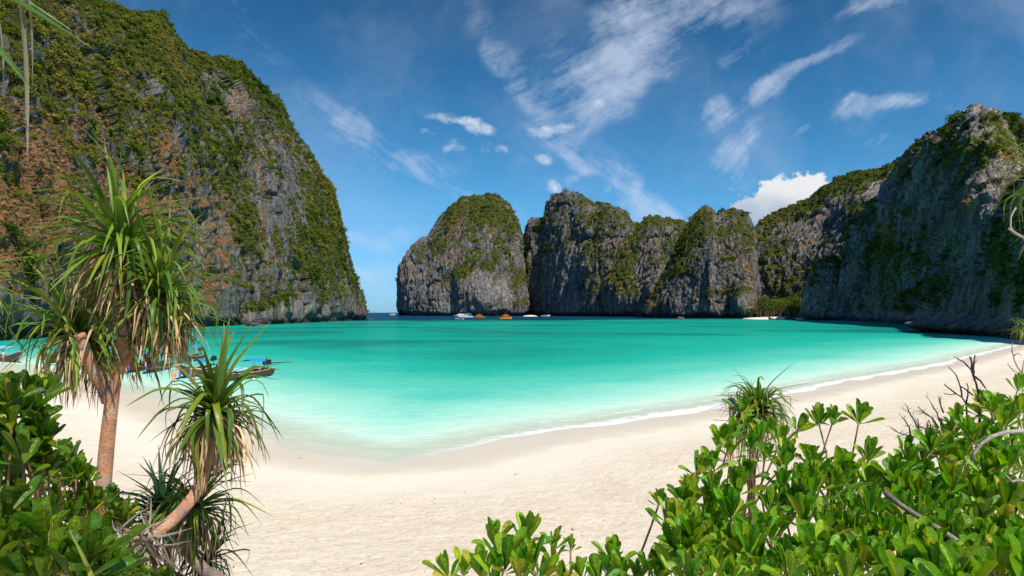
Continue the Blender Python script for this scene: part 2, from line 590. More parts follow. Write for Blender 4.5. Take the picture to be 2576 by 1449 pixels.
    gl.inputs['Roughness'].default_value = 0.12
    t.l.new(bn, gl.inputs['Normal'])
    t.l.new(t.bump(h, 0.10, 1.0), dif.inputs['Normal'])
    fr = t.add('ShaderNodeFresnel')
    fr.inputs[0].default_value = 1.33
    t.l.new(bn, fr.inputs['Normal'])
    mix2 = t.add('ShaderNodeMixShader')
    t.l.new(t.math('MINIMUM', t.math('MULTIPLY', fr.outputs[0], 0.7), 0.10), mix2.inputs[0])
    t.l.new(mix1.outputs[0], mix2.inputs[1])
    t.l.new(gl.outputs[0], mix2.inputs[2])
    fd = t.add('ShaderNodeBsdfDiffuse')
    fd.inputs[0].default_value = (0.86, 0.88, 0.86, 1)
    mix3 = t.add('ShaderNodeMixShader')
    t.l.new(t.math('MULTIPLY', foam, 0.9), mix3.inputs[0])
    t.l.new(mix2.outputs[0], mix3.inputs[1])
    t.l.new(fd.outputs[0], mix3.inputs[2])
    t.l.new(mix3.outputs[0], out.inputs[0])
    me.materials.append(m)
    o = bpy.data.objects.new('sea', me)
    COL.objects.link(o)
    tag(o, 'turquoise bay water turning navy blue at the mouth', kind='structure')


build_ground()
build_water()

# ------------------------------------------------------------------ cliffs
def rock_material(name, dark=1.0, warm=0.0, scale=1.0):
    m, t, out = new_mat(name)
    p = t.add('ShaderNodeBsdfPrincipled')
    geo = t.add('ShaderNodeNewGeometry')
    pos = geo.outputs['Position']
    veg = t.attr('veg').outputs['Fac']
    grs = t.attr('grass').outputs['Fac']
    pal = t.attr('pale').outputs['Fac']
    cav = t.attr('cav').outputs['Fac']
    streak = t.noise(t.mapping(pos, (0.42 * scale, 0.42 * scale, 0.045 * scale)), 1.0, 8, 0.72, 0.0)
    blot = t.noise(t.mapping(pos, (0.05 * scale, 0.05 * scale, 0.03 * scale)), 1.0, 6, 0.62)
    fine = t.noise(t.mapping(pos, (1, 1, 0.45)), 0.55 * scale, 8, 0.74)
    c = t.colors(t.math('ADD', t.math('MULTIPLY', streak, 0.62), t.math('MULTIPLY', fine, 0.38)),
                 [(0.34, (0.030, 0.032, 0.036)), (0.43, (0.085, 0.09, 0.10)), (0.51, (0.185, 0.19, 0.20)), (0.60, (0.31, 0.305, 0.295)), (0.72, (0.46, 0.44, 0.41))])
    lng = t.noise(t.mapping(pos, (0.20 * scale, 0.20 * scale, 0.010 * scale)), 1.0, 5, 0.6)
    c = t.mix(t.ramp(lng, 0.50, 0.66, 0.0, 0.6), c, t.mix(1.0, c, (0.38, 0.38, 0.40), 'MULTIPLY'))
    och = t.noise(t.mapping(pos, (0.11 * scale, 0.11 * scale, 0.022 * scale), (5, 9, 2)), 1.0, 6, 0.66)
    c = t.mix(t.ramp(och, 0.56, 0.72, 0.0, 0.55), c, t.mix(1.0, c, (2.1, 1.25, 0.72), 'MULTIPLY'))
    c = t.mix(t.math('MULTIPLY', t.ramp(blot, 0.42, 0.68), 0.55), c, t.mix(1.0, c, (1.55, 1.16, 0.82), 'MULTIPLY'))
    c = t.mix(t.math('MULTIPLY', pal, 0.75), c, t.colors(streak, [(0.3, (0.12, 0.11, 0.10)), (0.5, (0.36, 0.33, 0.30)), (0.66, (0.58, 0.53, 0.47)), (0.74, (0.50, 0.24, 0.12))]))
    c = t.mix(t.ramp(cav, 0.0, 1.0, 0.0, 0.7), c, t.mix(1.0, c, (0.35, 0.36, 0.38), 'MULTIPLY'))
    sp_ = t.add('ShaderNodeSeparateXYZ')
    t.l.new(pos, sp_.inputs[0])
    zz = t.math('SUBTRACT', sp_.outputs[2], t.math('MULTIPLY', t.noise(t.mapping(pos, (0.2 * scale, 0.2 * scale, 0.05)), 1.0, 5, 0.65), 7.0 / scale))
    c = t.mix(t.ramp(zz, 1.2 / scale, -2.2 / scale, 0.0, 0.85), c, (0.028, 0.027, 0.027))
    gn = t.noise(pos, 0.5 * scale, 6, 0.7)
    gc = t.colors(gn, [(0.3, (0.15, 0.085, 0.045)), (0.55, (0.32, 0.18, 0.085)), (0.75, (0.44, 0.30, 0.16))])
    gfac = t.ramp(t.math('ADD', grs, t.math('MULTIPLY', t.math('SUBTRACT', t.noise(pos, 0.28 * scale, 7, 0.72), 0.5), 2.0)), 0.42, 0.62)
    c = t.mix(gfac, c, gc)
    vn = t.noise(pos, 0.3 * scale, 7, 0.7)
    vc = t.colors(vn, [(0.28, (0.018, 0.030, 0.008)), (0.5, (0.070, 0.085, 0.016)), (0.7, (0.17, 0.15, 0.028))])
    vfac = t.ramp(t.math('ADD', veg, t.math('MULTIPLY', t.math('SUBTRACT', t.noise(pos, 0.22 * scale, 7, 0.72), 0.5), 1.3)), 0.42, 0.6)
    c = t.mix(vfac, c, vc)
    vo = t.add('ShaderNodeTexVoronoi', feature='DISTANCE_TO_EDGE')
    vo.inputs['Scale'].default_value = 1.0
    wpos = t.add('ShaderNodeVectorMath', operation='MULTIPLY_ADD')
    nw = t.add('ShaderNodeTexNoise')
    nw.inputs['Scale'].default_value = 0.25 * scale
    nw.inputs['Detail'].default_value = 5
    t.l.new(pos, nw.inputs['Vector'])
    t.l.new(nw.outputs['Color'], wpos.inputs[0])
    wpos.inputs[1].default_value = (7 / scale, 7 / scale, 7 / scale)
    t.l.new(pos, wpos.inputs[2])
    t.l.new(t.mapping(wpos.outputs[0], (0.16 * scale, 0.16 * scale, 0.05 * scale)), vo.inputs['Vector'])
    crack = t.ramp(vo.outputs[0], 0.0, 0.10)
    if dark != 1.0 or warm:
        c = t.mix(1.0, c, (dark * (1 + warm), dark, dark * (1 - warm)), 'MULTIPLY')
    t.l.new(c, p.inputs['Base Color'])
    p.inputs['Roughness'].default_value = 0.92
    p.inputs['Specular IOR Level'].default_value = 0.15
    h = t.math('ADD', t.math('ADD', t.math('MULTIPLY', streak, 1.0), t.math('MULTIPLY', fine, 1.1)), t.math('MULTIPLY', crack, 0.45))
    t.l.new(t.bump(h, 2.6 / scale, 1.0), p.inputs['Normal'])
    t.l.new(p.outputs[0], out.inputs[0])
    return m


def leaf_cloud_mat(name, stops):
    m, t, out = new_mat(name)
    tone = t.attr('tone', 'INSTANCER').outputs['Fac']
    geo = t.add('ShaderNodeNewGeometry')
    rnd = geo.outputs['Random Per Island']
    v = t.math('ADD', t.math('MULTIPLY', tone, 0.8), t.math('MULTIPLY', rnd, 0.2))
    c = t.colors(v, stops)
    d = t.add('ShaderNodeBsdfDiffuse')
    t.l.new(c, d.inputs[0])
    tl = t.add('ShaderNodeBsdfTranslucent')
    t.l.new(t.mix(1.0, c, (1.15, 1.3, 0.6), 'MULTIPLY'), tl.inputs[0])
    mx = t.add('ShaderNodeMixShader')
    mx.inputs[0].default_value = 0.3
    t.l.new(d.outputs[0], mx.inputs[1])
    t.l.new(tl.outputs[0], mx.inputs[2])
    t.l.new(mx.outputs[0], out.inputs[0])
    return m


M_CROWN = leaf_cloud_mat('crown_leaves', [(0.0, (0.018, 0.050, 0.012)), (0.25, (0.050, 0.098, 0.016)), (0.48, (0.120, 0.160, 0.022)), (0.68, (0.205, 0.225, 0.030)), (0.86, (0.29, 0.245, 0.055)), (1.0, (0.36, 0.22, 0.09))])
M_TUFT = leaf_cloud_mat('dry_grass_blades', [(0.0, (0.30, 0.15, 0.07)), (0.5, (0.50, 0.26, 0.12)), (1.0, (0.62, 0.40, 0.21))])


def crown_proto(name, seed, n=230, flat=0.8):
    r = random.Random(seed)
    lumps = []
    for _ in range(9):
        a = r.uniform(0, 6.28)
        k = r.uniform(0.15, 0.62)
        lumps.append((Vector((math.cos(a) * k, math.sin(a) * k, r.uniform(-0.35, 0.5) * flat)), r.uniform(0.3, 0.52)))
    mb = MB()
    for i in range(n):
        c, rad = r.choice(lumps)
        d = Vector((r.gauss(0, 1), r.gauss(0, 1), r.gauss(0.35, 1))).normalized()
        p = c + d * rad * r.uniform(0.72, 1.0)
        nrm = (d + Vector((r.gauss(0, .55), r.gauss(0, .55), r.gauss(0.3, .5)))).normalized()
        a = nrm.orthogonal().normalized()
        a.rotate(Matrix.Rotation(r.uniform(0, 6.28), 3, nrm))
        b = nrm.cross(a)
        s = r.uniform(0.07, 0.15)
        o = len(mb.v)
        q = [p + a * s, p + b * s * r.uniform(.6, 1), p - a * s * r.uniform(.7, 1.2), p - b * s * r.uniform(.5, 1)]
        mb.v += [tuple(x) for x in q]
        mb.f.append((o, o + 1, o + 2, o + 3))
    me = mb.mesh(name, M_CROWN)
    return bpy.data.objects.new(name, me)


def tuft_proto(name, seed, n=46):
    r = random.Random(seed)
    mb = MB()
    for i in range(n):
        a = r.uniform(0, 6.28)
        base = Vector((r.uniform(-.35, .35), r.uniform(-.35, .35), r.uniform(-.1, .2)))
        out = Vector((math.cos(a), math.sin(a), 0))
        L = r.uniform(.5, 1.0)
        w = r.uniform(.03, .06)
        side = Vector((-out.y, out.x, 0)) * w
        p1 = base + out * L * .35 + Vector((0, 0, L * .35))
        p2 = base + out * L * .75 + Vector((0, 0, -L * .25))
        o = len(mb.v)
        mb.v += [tuple(base - side), tuple(base + side), tuple(p1 + side), tuple(p1 - side), tuple(p2)]
        mb.f += [(o, o + 1, o + 2, o + 3), (o + 3, o + 2, o + 4)]
    return bpy.data.objects.new(name, mb.mesh(name, M_TUFT))


CROWNS = [crown_proto('crown_form', 10 + i) for i in range(5)]
TUFTS = [tuft_proto('tuft_form', 30 + i) for i in range(3)]


def scatter(name, pts, sizes, tones, protos, label, rots=None, kind='stuff'):
    me = bpy.data.meshes.new(name)
    n = len(pts)
    me.vertices.add(n)
    me.vertices.foreach_set('co', np.asarray(pts, np.float32).reshape(-1))
    a = me.attributes.new('size', 'FLOAT_VECTOR', 'POINT')
    a.data.foreach_set('vector', np.asarray(sizes, np.float32).reshape(-1))
    a = me.attributes.new('tone', 'FLOAT', 'POINT')
    a.data.foreach_set('value', np.asarray(tones, np.float32))
    if rots is None:
        rots = np.stack([rng.normal(0, .18, n), rng.normal(0, .18, n), rng.uniform(0, 6.28, n)], -1)
    a = me.attributes.new('turn', 'FLOAT_VECTOR', 'POINT')
    a.data.foreach_set('vector', np.asarray(rots, np.float32).reshape(-1))
    o = bpy.data.objects.new(name, me)
    COL.objects.link(o)
    ng = bpy.data.node_groups.new(name, 'GeometryNodeTree')
    ng.interface.new_socket('Geometry', in_out='INPUT', socket_type='NodeSocketGeometry')
    ng.interface.new_socket('Geometry', in_out='OUTPUT', socket_type='NodeSocketGeometry')
    N, L = ng.nodes, ng.links
    gi, go = N.new('NodeGroupInput'), N.new('NodeGroupOutput')
    iop = N.new('GeometryNodeInstanceOnPoints')
    jn = N.new('GeometryNodeJoinGeometry')
    for p in protos:
        oi = N.new('GeometryNodeObjectInfo')
        oi.inputs['Object'].default_value = p
        oi.inputs['As Instance'].default_value = True
        L.new(oi.outputs['Geometry'], jn.inputs[0])
    L.new(gi.outputs[0], iop.inputs['Points'])
    L.new(jn.outputs[0], iop.inputs['Instance'])
    iop.inputs['Pick Instance'].default_value = True
    for nm, sock in (('size', 'Scale'), ('turn', 'Rotation')):
        na = N.new('GeometryNodeInputNamedAttribute')
        na.data_type = 'FLOAT_VECTOR'
        na.inputs['Name'].default_value = nm
        L.new(na.outputs[0], iop.inputs[sock])
    ri = N.new('FunctionNodeRandomValue')
    ri.data_type = 'INT'
    for s in ri.inputs:
        if s.name == 'Max' and s.type == 'INT':
            s.default_value = len(protos) - 1
        if s.name == 'Min' and s.type == 'INT':
            s.default_value = 0
    io = [s for s in ri.outputs if s.type == 'INT'][0]
    L.new(io, iop.inputs['Instance Index'])
    L.new(iop.outputs[0], go.inputs[0])
    md = o.modifiers.new('scatter', 'NODES')
    md.node_group = ng
    tag(o, label, kind=kind)
    return o


def blobs(qx, qy, items):
    out = np.zeros_like(qx)
    for (x, y, rx, ry, deg, s) in items:
        a = math.radians(-deg)
        dx, dy = qx - x, qy - y
        u = (dx * math.cos(a) + dy * math.sin(a)) / rx
        v = (-dx * math.sin(a) + dy * math.cos(a)) / ry
        out = out + s * np.exp(-(u * u + v * v) * 1.4)
    return out


def cells(P, scale, seed):
    q = P * np.array(scale)
    q = q + 0.45 * np.stack([vnoise(q * 1.3, seed + 70), vnoise(q * 1.3 + 9, seed + 71), vnoise(q * 1.3 + 17, seed + 72)], -1)
    i = np.floor(q)
    f1 = np.full(q.shape[:-1], 9.0)
    f2 = f1.copy()
    val = np.zeros_like(f1)
    for a in (-1, 0, 1):
        for b in (-1, 0, 1):
            for c in (-1, 0, 1):
                j = (i + np.array([a, b, c])).astype(np.int64)
                h = [hash3(j[..., 0], j[..., 1], j[..., 2], seed + k) for k in range(4)]
                d = sum((j[..., k] + 0.5 + 0.42 * h[k] - q[..., k]) ** 2 for k in range(3))
                new = d < f1
                f2 = np.where(new, f1, np.minimum(f2, d))
                val = np.where(new, h[3], val)
                f1 = np.where(new, d, f1)
    return np.sqrt(f1), np.sqrt(f2), val


def cliff(name, label, cols, nu, nv, mat, seed, r=0.5, back=80.0, amp=1.0, veg=(), grass=(), pale=(), bulge=(),
          vbase=0.0, gbase=-0.4, under=5.0, size=(2.2, 4.5), dens=0.012, tdens=0.0, tsize=(1.2, 2.4), topveg=0.5, nb=14, tone0=0.0, lean=0.0, freq=1.0, crest=0.0):
    C = np.array(cols, float)
    tt = np.zeros(len(C))
    for i in range(1, len(C)):
        tt[i] = tt[i - 1] + math.hypot(C[i, 2] - C[i - 1, 2], 0.7 * (C[i, 3] - C[i - 1, 3])) + 0.4 * abs(C[i, 0] - C[i - 1, 0])
    u = np.linspace(0, tt[-1], nu)
    bx, bD, cx, cy, cD = [np.interp(u, tt, C[:, k]) for k in range(5)]
    cy = cy + crest * fbm(np.stack([u * 0.09, u * 0, u * 0 + seed], -1), 4, seed + 2, 0.6)
    cy = np.minimum(cy, 785.0)
    Bx, By = (bx - CXQ) / FQ * bD, bD
    Cx, Cy, Cz = (cx - CXQ) / FQ * cD, cD, CAM_H + (HYQ - cy) / FQ * cD
    v = np.linspace(0, 1, nv)[:, None]
    th = v * math.pi / 2
    s = (1 - r) * v ** 1.4 + r * (1 - np.cos(th))
    zf = (1 - r) * v + r * np.sin(th)
    zb = -4.0
    X = Bx + (Cx - Bx) * s
    Y = By + (Cy - By) * s
    Z = zb + (Cz - zb) * zf
    # far side
    w = np.linspace(0, 1, nb + 1)[1:, None]
    dl = np.hypot(Cx - Bx, Cy - By) + 1e-6
    vl = np.hypot(Cx, Cy)
    ox = Cx / vl
    oy = Cy / vl
    X2 = Cx + ox * back * w
    Y2 = Cy + oy * back * w
    Z2 = zb + (Cz - zb) * (1 - w ** 1.6)
    P = np.stack([np.concatenate([X, X2]), np.concatenate([Y, Y2]), np.concatenate([Z, Z2])], -1)
    # outward normal of the plain form
    du = np.gradient(P, axis=1)
    dv = np.gradient(P, axis=0)
    N = np.cross(du, dv)
    N /= np.linalg.norm(N, axis=-1, keepdims=True) + 1e-9
    if N[nv // 3, nu // 2, 1] > 0:
        N = -N
    for _ in range(3):
        N[1:-1] = (N[:-2] + N[1:-1] + N[2:]) / 3
        N[:, 1:-1] = (N[:, :-2] + N[:, 1:-1] + N[:, 2:]) / 3
    H = max(60.0, float(np.median(Cz)))
    k = H / 150.0 / freq
    Pn = P / k
    A = amp * k
    big = fbm(Pn * np.array([.014, .014, .008]), 3, seed)
    mid = fbm(Pn * np.array([.045, .045, .016]) + big[..., None] * 0.5, 3, seed + 3, ridged=True)
    flute = fbm(Pn * np.array([.15, .15, .030]) + big[..., None], 3, seed + 5, ridged=True)
    crag = fbm(Pn * np.array([.24, .24, .13]), 4, seed + 8, 0.62)
    edge = np.minimum(sstep(np.arange(nu) / nu, 0.0, 0.05), sstep(1 - np.arange(nu) / nu, 0.0, 0.05))[None, :]
    ledge = fbm(Pn * np.array([.012, .012, .13]) + 3.0, 3, seed + 9)
    a1, a2, av = cells(Pn, (.030, .030, .011), seed + 100)
    b1, b2, bv = cells(Pn, (.085, .085, .030), seed + 200)
    facet = 3.6 * av + 1.7 * bv - 3.0 * (1 - sstep(a2 - a1, 0, .12)) - 1.6 * (1 - sstep(b2 - b1, 0, .14))
    topf = np.concatenate([np.repeat(v, nu, 1), np.ones((nb, nu))])
    disp = A * (7.0 * big * (1 - 0.75 * sstep(topf, .6, 1)) + 2.6 * mid * (1 - 0.7 * sstep(topf, .6, 1)) + facet * (1 - .4 * sstep(topf, .75, 1)) + 2.2 * flute * (1 - .4 * sstep(topf, .7, 1)) + 2.8 * crag + 1.1 * ledge)
    tap = np.clip((P[..., 2] - zb) / 25.0, 0.25, 1.0)
    qx = CXQ + FQ * P[..., 0] / P[..., 1]
    qy = HYQ - FQ * (P[..., 2] - CAM_H) / P[..., 1]
    disp = disp * tap * (0.15 + 0.85 * edge) - 2.0 * A * (1 - edge) + blobs(qx, qy, bulge)
    un = 1 - sstep(P[..., 2] + (4.0 * vnoise(P * np.array([.05, .05, 0]), seed + 20) + 2.0 * vnoise(P * np.array([.3, .3, 0]), seed + 21)), 1.0, 2.2 + under * 0.9)
    disp = disp - under * un
    P = P + N * disp[..., None]
    P[..., 2] = np.maximum(P[..., 2], zb - 2)
    du = np.gradient(P, axis=1)
    dv = np.gradient(P, axis=0)
    N2 = np.cross(du, dv)
    ln = np.linalg.norm(N2, axis=-1)
    N2 /= ln[..., None] + 1e-9
    N2 *= np.sign((N2 * N).sum(-1, keepdims=True) + 1e-9)
    qx = CXQ + FQ * P[..., 0] / P[..., 1]
    qy = HYQ - FQ * (P[..., 2] - CAM_H) / P[..., 1]
    up = N2[..., 2]
    top = np.concatenate([np.repeat(v, nu, 1), np.ones((nb, nu))])
    lo = fbm(P / k * 0.02, 4, seed + 40)
    hi = fbm(P / k * 0.09, 3, seed + 44)
    V = vbase + 1.0 * up + 0.75 * lo + 0.45 * hi + 0.22 * av + topveg * sstep(top, 0.55, 1.0) + blobs(qx, qy, veg) - 0.9 * (P[..., 2] < 7) - 0.25 * mid
    G = gbase + 0.55 * up + 0.55 * fbm(P / k * 0.03, 3, seed + 50) + 0.75 * fbm(P / k * 0.16, 4, seed + 51) + blobs(qx, qy, grass)
    G = G - 0.5 * np.clip(V - 0.4, 0, 1)
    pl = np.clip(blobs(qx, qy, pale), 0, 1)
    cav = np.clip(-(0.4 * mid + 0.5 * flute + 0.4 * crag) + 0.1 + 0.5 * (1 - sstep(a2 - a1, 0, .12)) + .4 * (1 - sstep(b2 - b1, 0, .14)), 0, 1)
    me = grid_mesh(name, P, {'veg': np.clip(V, 0, 1), 'grass': np.clip(G, 0, 1), 'pale': pl, 'cav': cav}, smooth=True)
    me.materials.append(mat)
    o = bpy.data.objects.new(name, me)
    COL.objects.link(o)
    tag(o, label, kind='structure')
    # woody growth on the ledges
    Pc = 0.25 * (P[:-1, :-1] + P[1:, :-1] + P[:-1, 1:] + P[1:, 1:])
    Vc = 0.25 * (V[:-1, :-1] + V[1:, :-1] + V[:-1, 1:] + V[1:, 1:])
    Gc = G[:-1, :-1]
    area = np.linalg.norm(np.cross(P[1:, :-1] - P[:-1, :-1], P[:-1, 1:] - P[:-1, :-1]), axis=-1)
    qxc = CXQ + FQ * Pc[..., 0] / Pc[..., 1]
    vis = (qxc > -260) & (qxc < 2840) & (np.arange(P.shape[0] - 1)[:, None] < nv + nb // 3) & (Pc[..., 2] > 5)
    pr = area * dens * sstep(Vc, 0.30, 0.75) * vis
    pick = rng.uniform(size=pr.shape) < pr
    pts = Pc[pick] + N2[:-1, :-1][pick] * 0.4
    n = len(pts)
    clump = fbm(pts * 0.05 / k, 3, seed + 66)
    sz = (size[0] + (size[1] - size[0]) * rng.uniform(size=n) ** 2.2) * (1 + 0.5 * np.clip(clump, -1, 1)) * np.where(rng.uniform(size=n) < .06, 1.7, 1.0)
    sizes = np.stack([sz, sz, sz * rng.uniform(.65, 1.0, n)], -1)
    tn = np.clip(0.38 + tone0 + 0.60 * fbm(pts * 0.025 / k, 3, seed + 60) + 0.30 * fbm(pts * 0.11, 2, seed + 61) + rng.normal(0, .13, n) + 0.5 * np.clip(Gc[pick], 0, 1) * 0.5, 0, 1)
    sc = scatter(name.replace('cliff', 'cliff_scrub').replace('headland', 'headland_scrub') + '', pts, sizes, tn, CROWNS, 'dense green scrub and trees rooted all over ' + label)
    print(name, 'crowns', n)
    if tdens > 0:
        Gm = sstep(Gc, 0.25, 0.6)
        pick = rng.uniform(size=pr.shape) < area * tdens * Gm * vis * (1 - 0.6 * sstep(Vc, .5, .9))
        pts = Pc[pick]
        n = len(pts)
        sz = rng.uniform(tsize[0], tsize[1], n)
        scatter('dry_grass', pts, np.stack([sz, sz, sz], -1), np.clip(rng.normal(.55, .25, n), 0, 1), TUFTS, 'orange dry grass tufts hanging on ' + label)
        print('  tufts', n)
    return P, V


def by(y):
    return CAM_H * FQ / (y - HYQ)


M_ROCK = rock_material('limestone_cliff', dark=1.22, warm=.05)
M_ROCK_SHADE = rock_material('limestone_right_lightened', dark=1.85, warm=.10)  # paler copy of the limestone; fill light put into the shaded cliffs' colour
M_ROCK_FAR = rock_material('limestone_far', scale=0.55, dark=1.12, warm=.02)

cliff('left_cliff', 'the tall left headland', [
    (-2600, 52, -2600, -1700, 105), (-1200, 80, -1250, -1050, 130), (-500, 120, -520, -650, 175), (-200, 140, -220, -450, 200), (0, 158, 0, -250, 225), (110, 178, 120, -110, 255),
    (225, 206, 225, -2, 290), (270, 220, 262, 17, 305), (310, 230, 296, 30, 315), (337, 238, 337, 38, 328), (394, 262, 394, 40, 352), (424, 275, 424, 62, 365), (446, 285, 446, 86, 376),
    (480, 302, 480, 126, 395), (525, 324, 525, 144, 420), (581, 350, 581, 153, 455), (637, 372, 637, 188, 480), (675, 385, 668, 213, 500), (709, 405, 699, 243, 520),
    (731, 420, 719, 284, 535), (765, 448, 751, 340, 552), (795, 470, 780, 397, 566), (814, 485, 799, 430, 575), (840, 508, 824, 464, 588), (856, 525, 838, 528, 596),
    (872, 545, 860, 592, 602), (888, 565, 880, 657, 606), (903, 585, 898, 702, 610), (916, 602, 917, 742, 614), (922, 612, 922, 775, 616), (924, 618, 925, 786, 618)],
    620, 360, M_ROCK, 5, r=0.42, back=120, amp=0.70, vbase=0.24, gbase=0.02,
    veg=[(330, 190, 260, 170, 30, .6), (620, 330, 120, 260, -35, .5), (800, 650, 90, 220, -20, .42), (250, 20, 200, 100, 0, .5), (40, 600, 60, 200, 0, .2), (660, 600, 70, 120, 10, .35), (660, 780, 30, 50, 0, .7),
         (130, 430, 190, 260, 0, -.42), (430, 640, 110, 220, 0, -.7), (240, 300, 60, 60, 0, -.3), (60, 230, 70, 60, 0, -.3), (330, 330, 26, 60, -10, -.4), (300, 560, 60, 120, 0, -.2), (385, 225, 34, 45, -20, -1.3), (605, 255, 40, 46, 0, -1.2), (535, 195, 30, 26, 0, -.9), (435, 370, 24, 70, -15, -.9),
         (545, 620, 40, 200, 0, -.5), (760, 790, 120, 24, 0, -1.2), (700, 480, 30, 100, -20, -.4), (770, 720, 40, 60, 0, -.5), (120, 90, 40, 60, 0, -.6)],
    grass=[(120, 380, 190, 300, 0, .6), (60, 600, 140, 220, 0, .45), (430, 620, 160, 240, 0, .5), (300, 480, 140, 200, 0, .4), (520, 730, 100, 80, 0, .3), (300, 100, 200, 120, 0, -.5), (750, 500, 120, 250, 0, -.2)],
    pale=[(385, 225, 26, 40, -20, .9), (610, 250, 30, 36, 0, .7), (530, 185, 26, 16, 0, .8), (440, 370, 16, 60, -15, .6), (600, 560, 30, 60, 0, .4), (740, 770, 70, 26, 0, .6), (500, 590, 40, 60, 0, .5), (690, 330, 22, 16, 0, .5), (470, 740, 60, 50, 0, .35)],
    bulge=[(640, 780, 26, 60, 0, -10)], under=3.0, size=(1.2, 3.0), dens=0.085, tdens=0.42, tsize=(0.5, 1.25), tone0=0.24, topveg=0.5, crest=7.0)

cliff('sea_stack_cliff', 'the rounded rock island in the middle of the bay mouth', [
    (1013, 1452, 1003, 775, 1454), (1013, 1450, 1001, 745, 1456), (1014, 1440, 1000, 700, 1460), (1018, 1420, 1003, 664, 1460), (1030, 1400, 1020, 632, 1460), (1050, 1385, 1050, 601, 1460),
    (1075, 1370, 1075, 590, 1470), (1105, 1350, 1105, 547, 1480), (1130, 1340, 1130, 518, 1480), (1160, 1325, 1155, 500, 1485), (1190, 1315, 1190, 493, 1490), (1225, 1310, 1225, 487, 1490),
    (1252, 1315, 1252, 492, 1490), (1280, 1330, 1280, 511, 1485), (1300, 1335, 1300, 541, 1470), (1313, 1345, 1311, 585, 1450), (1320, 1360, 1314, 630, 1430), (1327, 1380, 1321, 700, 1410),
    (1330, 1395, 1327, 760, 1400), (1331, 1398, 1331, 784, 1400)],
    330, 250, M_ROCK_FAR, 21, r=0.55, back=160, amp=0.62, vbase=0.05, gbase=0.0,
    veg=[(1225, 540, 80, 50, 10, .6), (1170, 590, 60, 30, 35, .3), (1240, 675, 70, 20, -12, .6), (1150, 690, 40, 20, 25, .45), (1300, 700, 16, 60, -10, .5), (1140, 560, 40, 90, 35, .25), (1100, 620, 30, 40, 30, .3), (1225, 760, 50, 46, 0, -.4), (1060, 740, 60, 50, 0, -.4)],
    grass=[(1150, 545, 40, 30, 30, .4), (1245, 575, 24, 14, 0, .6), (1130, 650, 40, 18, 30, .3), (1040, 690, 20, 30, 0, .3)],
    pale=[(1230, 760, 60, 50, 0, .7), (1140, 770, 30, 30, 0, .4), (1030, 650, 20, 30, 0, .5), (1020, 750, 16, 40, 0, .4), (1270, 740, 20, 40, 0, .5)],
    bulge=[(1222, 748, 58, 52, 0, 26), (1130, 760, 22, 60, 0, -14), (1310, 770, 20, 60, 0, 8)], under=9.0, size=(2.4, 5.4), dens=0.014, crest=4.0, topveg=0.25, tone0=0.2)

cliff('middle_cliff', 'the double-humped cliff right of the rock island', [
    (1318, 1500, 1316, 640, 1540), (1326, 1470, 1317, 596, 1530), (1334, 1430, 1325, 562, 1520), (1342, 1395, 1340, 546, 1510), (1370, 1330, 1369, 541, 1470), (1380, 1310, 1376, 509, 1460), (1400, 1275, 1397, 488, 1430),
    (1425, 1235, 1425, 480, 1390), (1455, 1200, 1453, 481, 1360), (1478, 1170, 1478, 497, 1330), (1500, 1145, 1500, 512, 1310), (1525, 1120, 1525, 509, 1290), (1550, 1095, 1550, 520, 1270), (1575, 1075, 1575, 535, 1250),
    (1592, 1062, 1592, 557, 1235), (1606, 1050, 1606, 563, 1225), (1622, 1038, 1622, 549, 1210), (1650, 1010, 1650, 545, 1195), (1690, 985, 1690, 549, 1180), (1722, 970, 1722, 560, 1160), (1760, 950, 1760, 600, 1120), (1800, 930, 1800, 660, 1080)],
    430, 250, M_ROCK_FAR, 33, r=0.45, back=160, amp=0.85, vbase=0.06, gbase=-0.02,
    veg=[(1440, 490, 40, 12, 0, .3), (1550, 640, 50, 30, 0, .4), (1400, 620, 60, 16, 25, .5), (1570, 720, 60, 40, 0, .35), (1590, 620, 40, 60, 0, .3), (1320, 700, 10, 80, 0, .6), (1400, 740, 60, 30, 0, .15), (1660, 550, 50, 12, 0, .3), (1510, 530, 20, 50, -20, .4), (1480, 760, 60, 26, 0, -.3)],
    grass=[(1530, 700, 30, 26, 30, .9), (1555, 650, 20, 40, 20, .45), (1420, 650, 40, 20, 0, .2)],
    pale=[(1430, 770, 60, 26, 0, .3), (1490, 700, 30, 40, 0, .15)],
    bulge=[(1345, 700, 16, 140, 0, 12), (1480, 600, 60, 20, 0, -6), (1560, 740, 50, 60, 0, 14), (1650, 700, 30, 60, 0, 6)], under=8.0, size=(2.2, 5.0), dens=0.013, crest=7.0, topveg=-0.1, tone0=0.2)

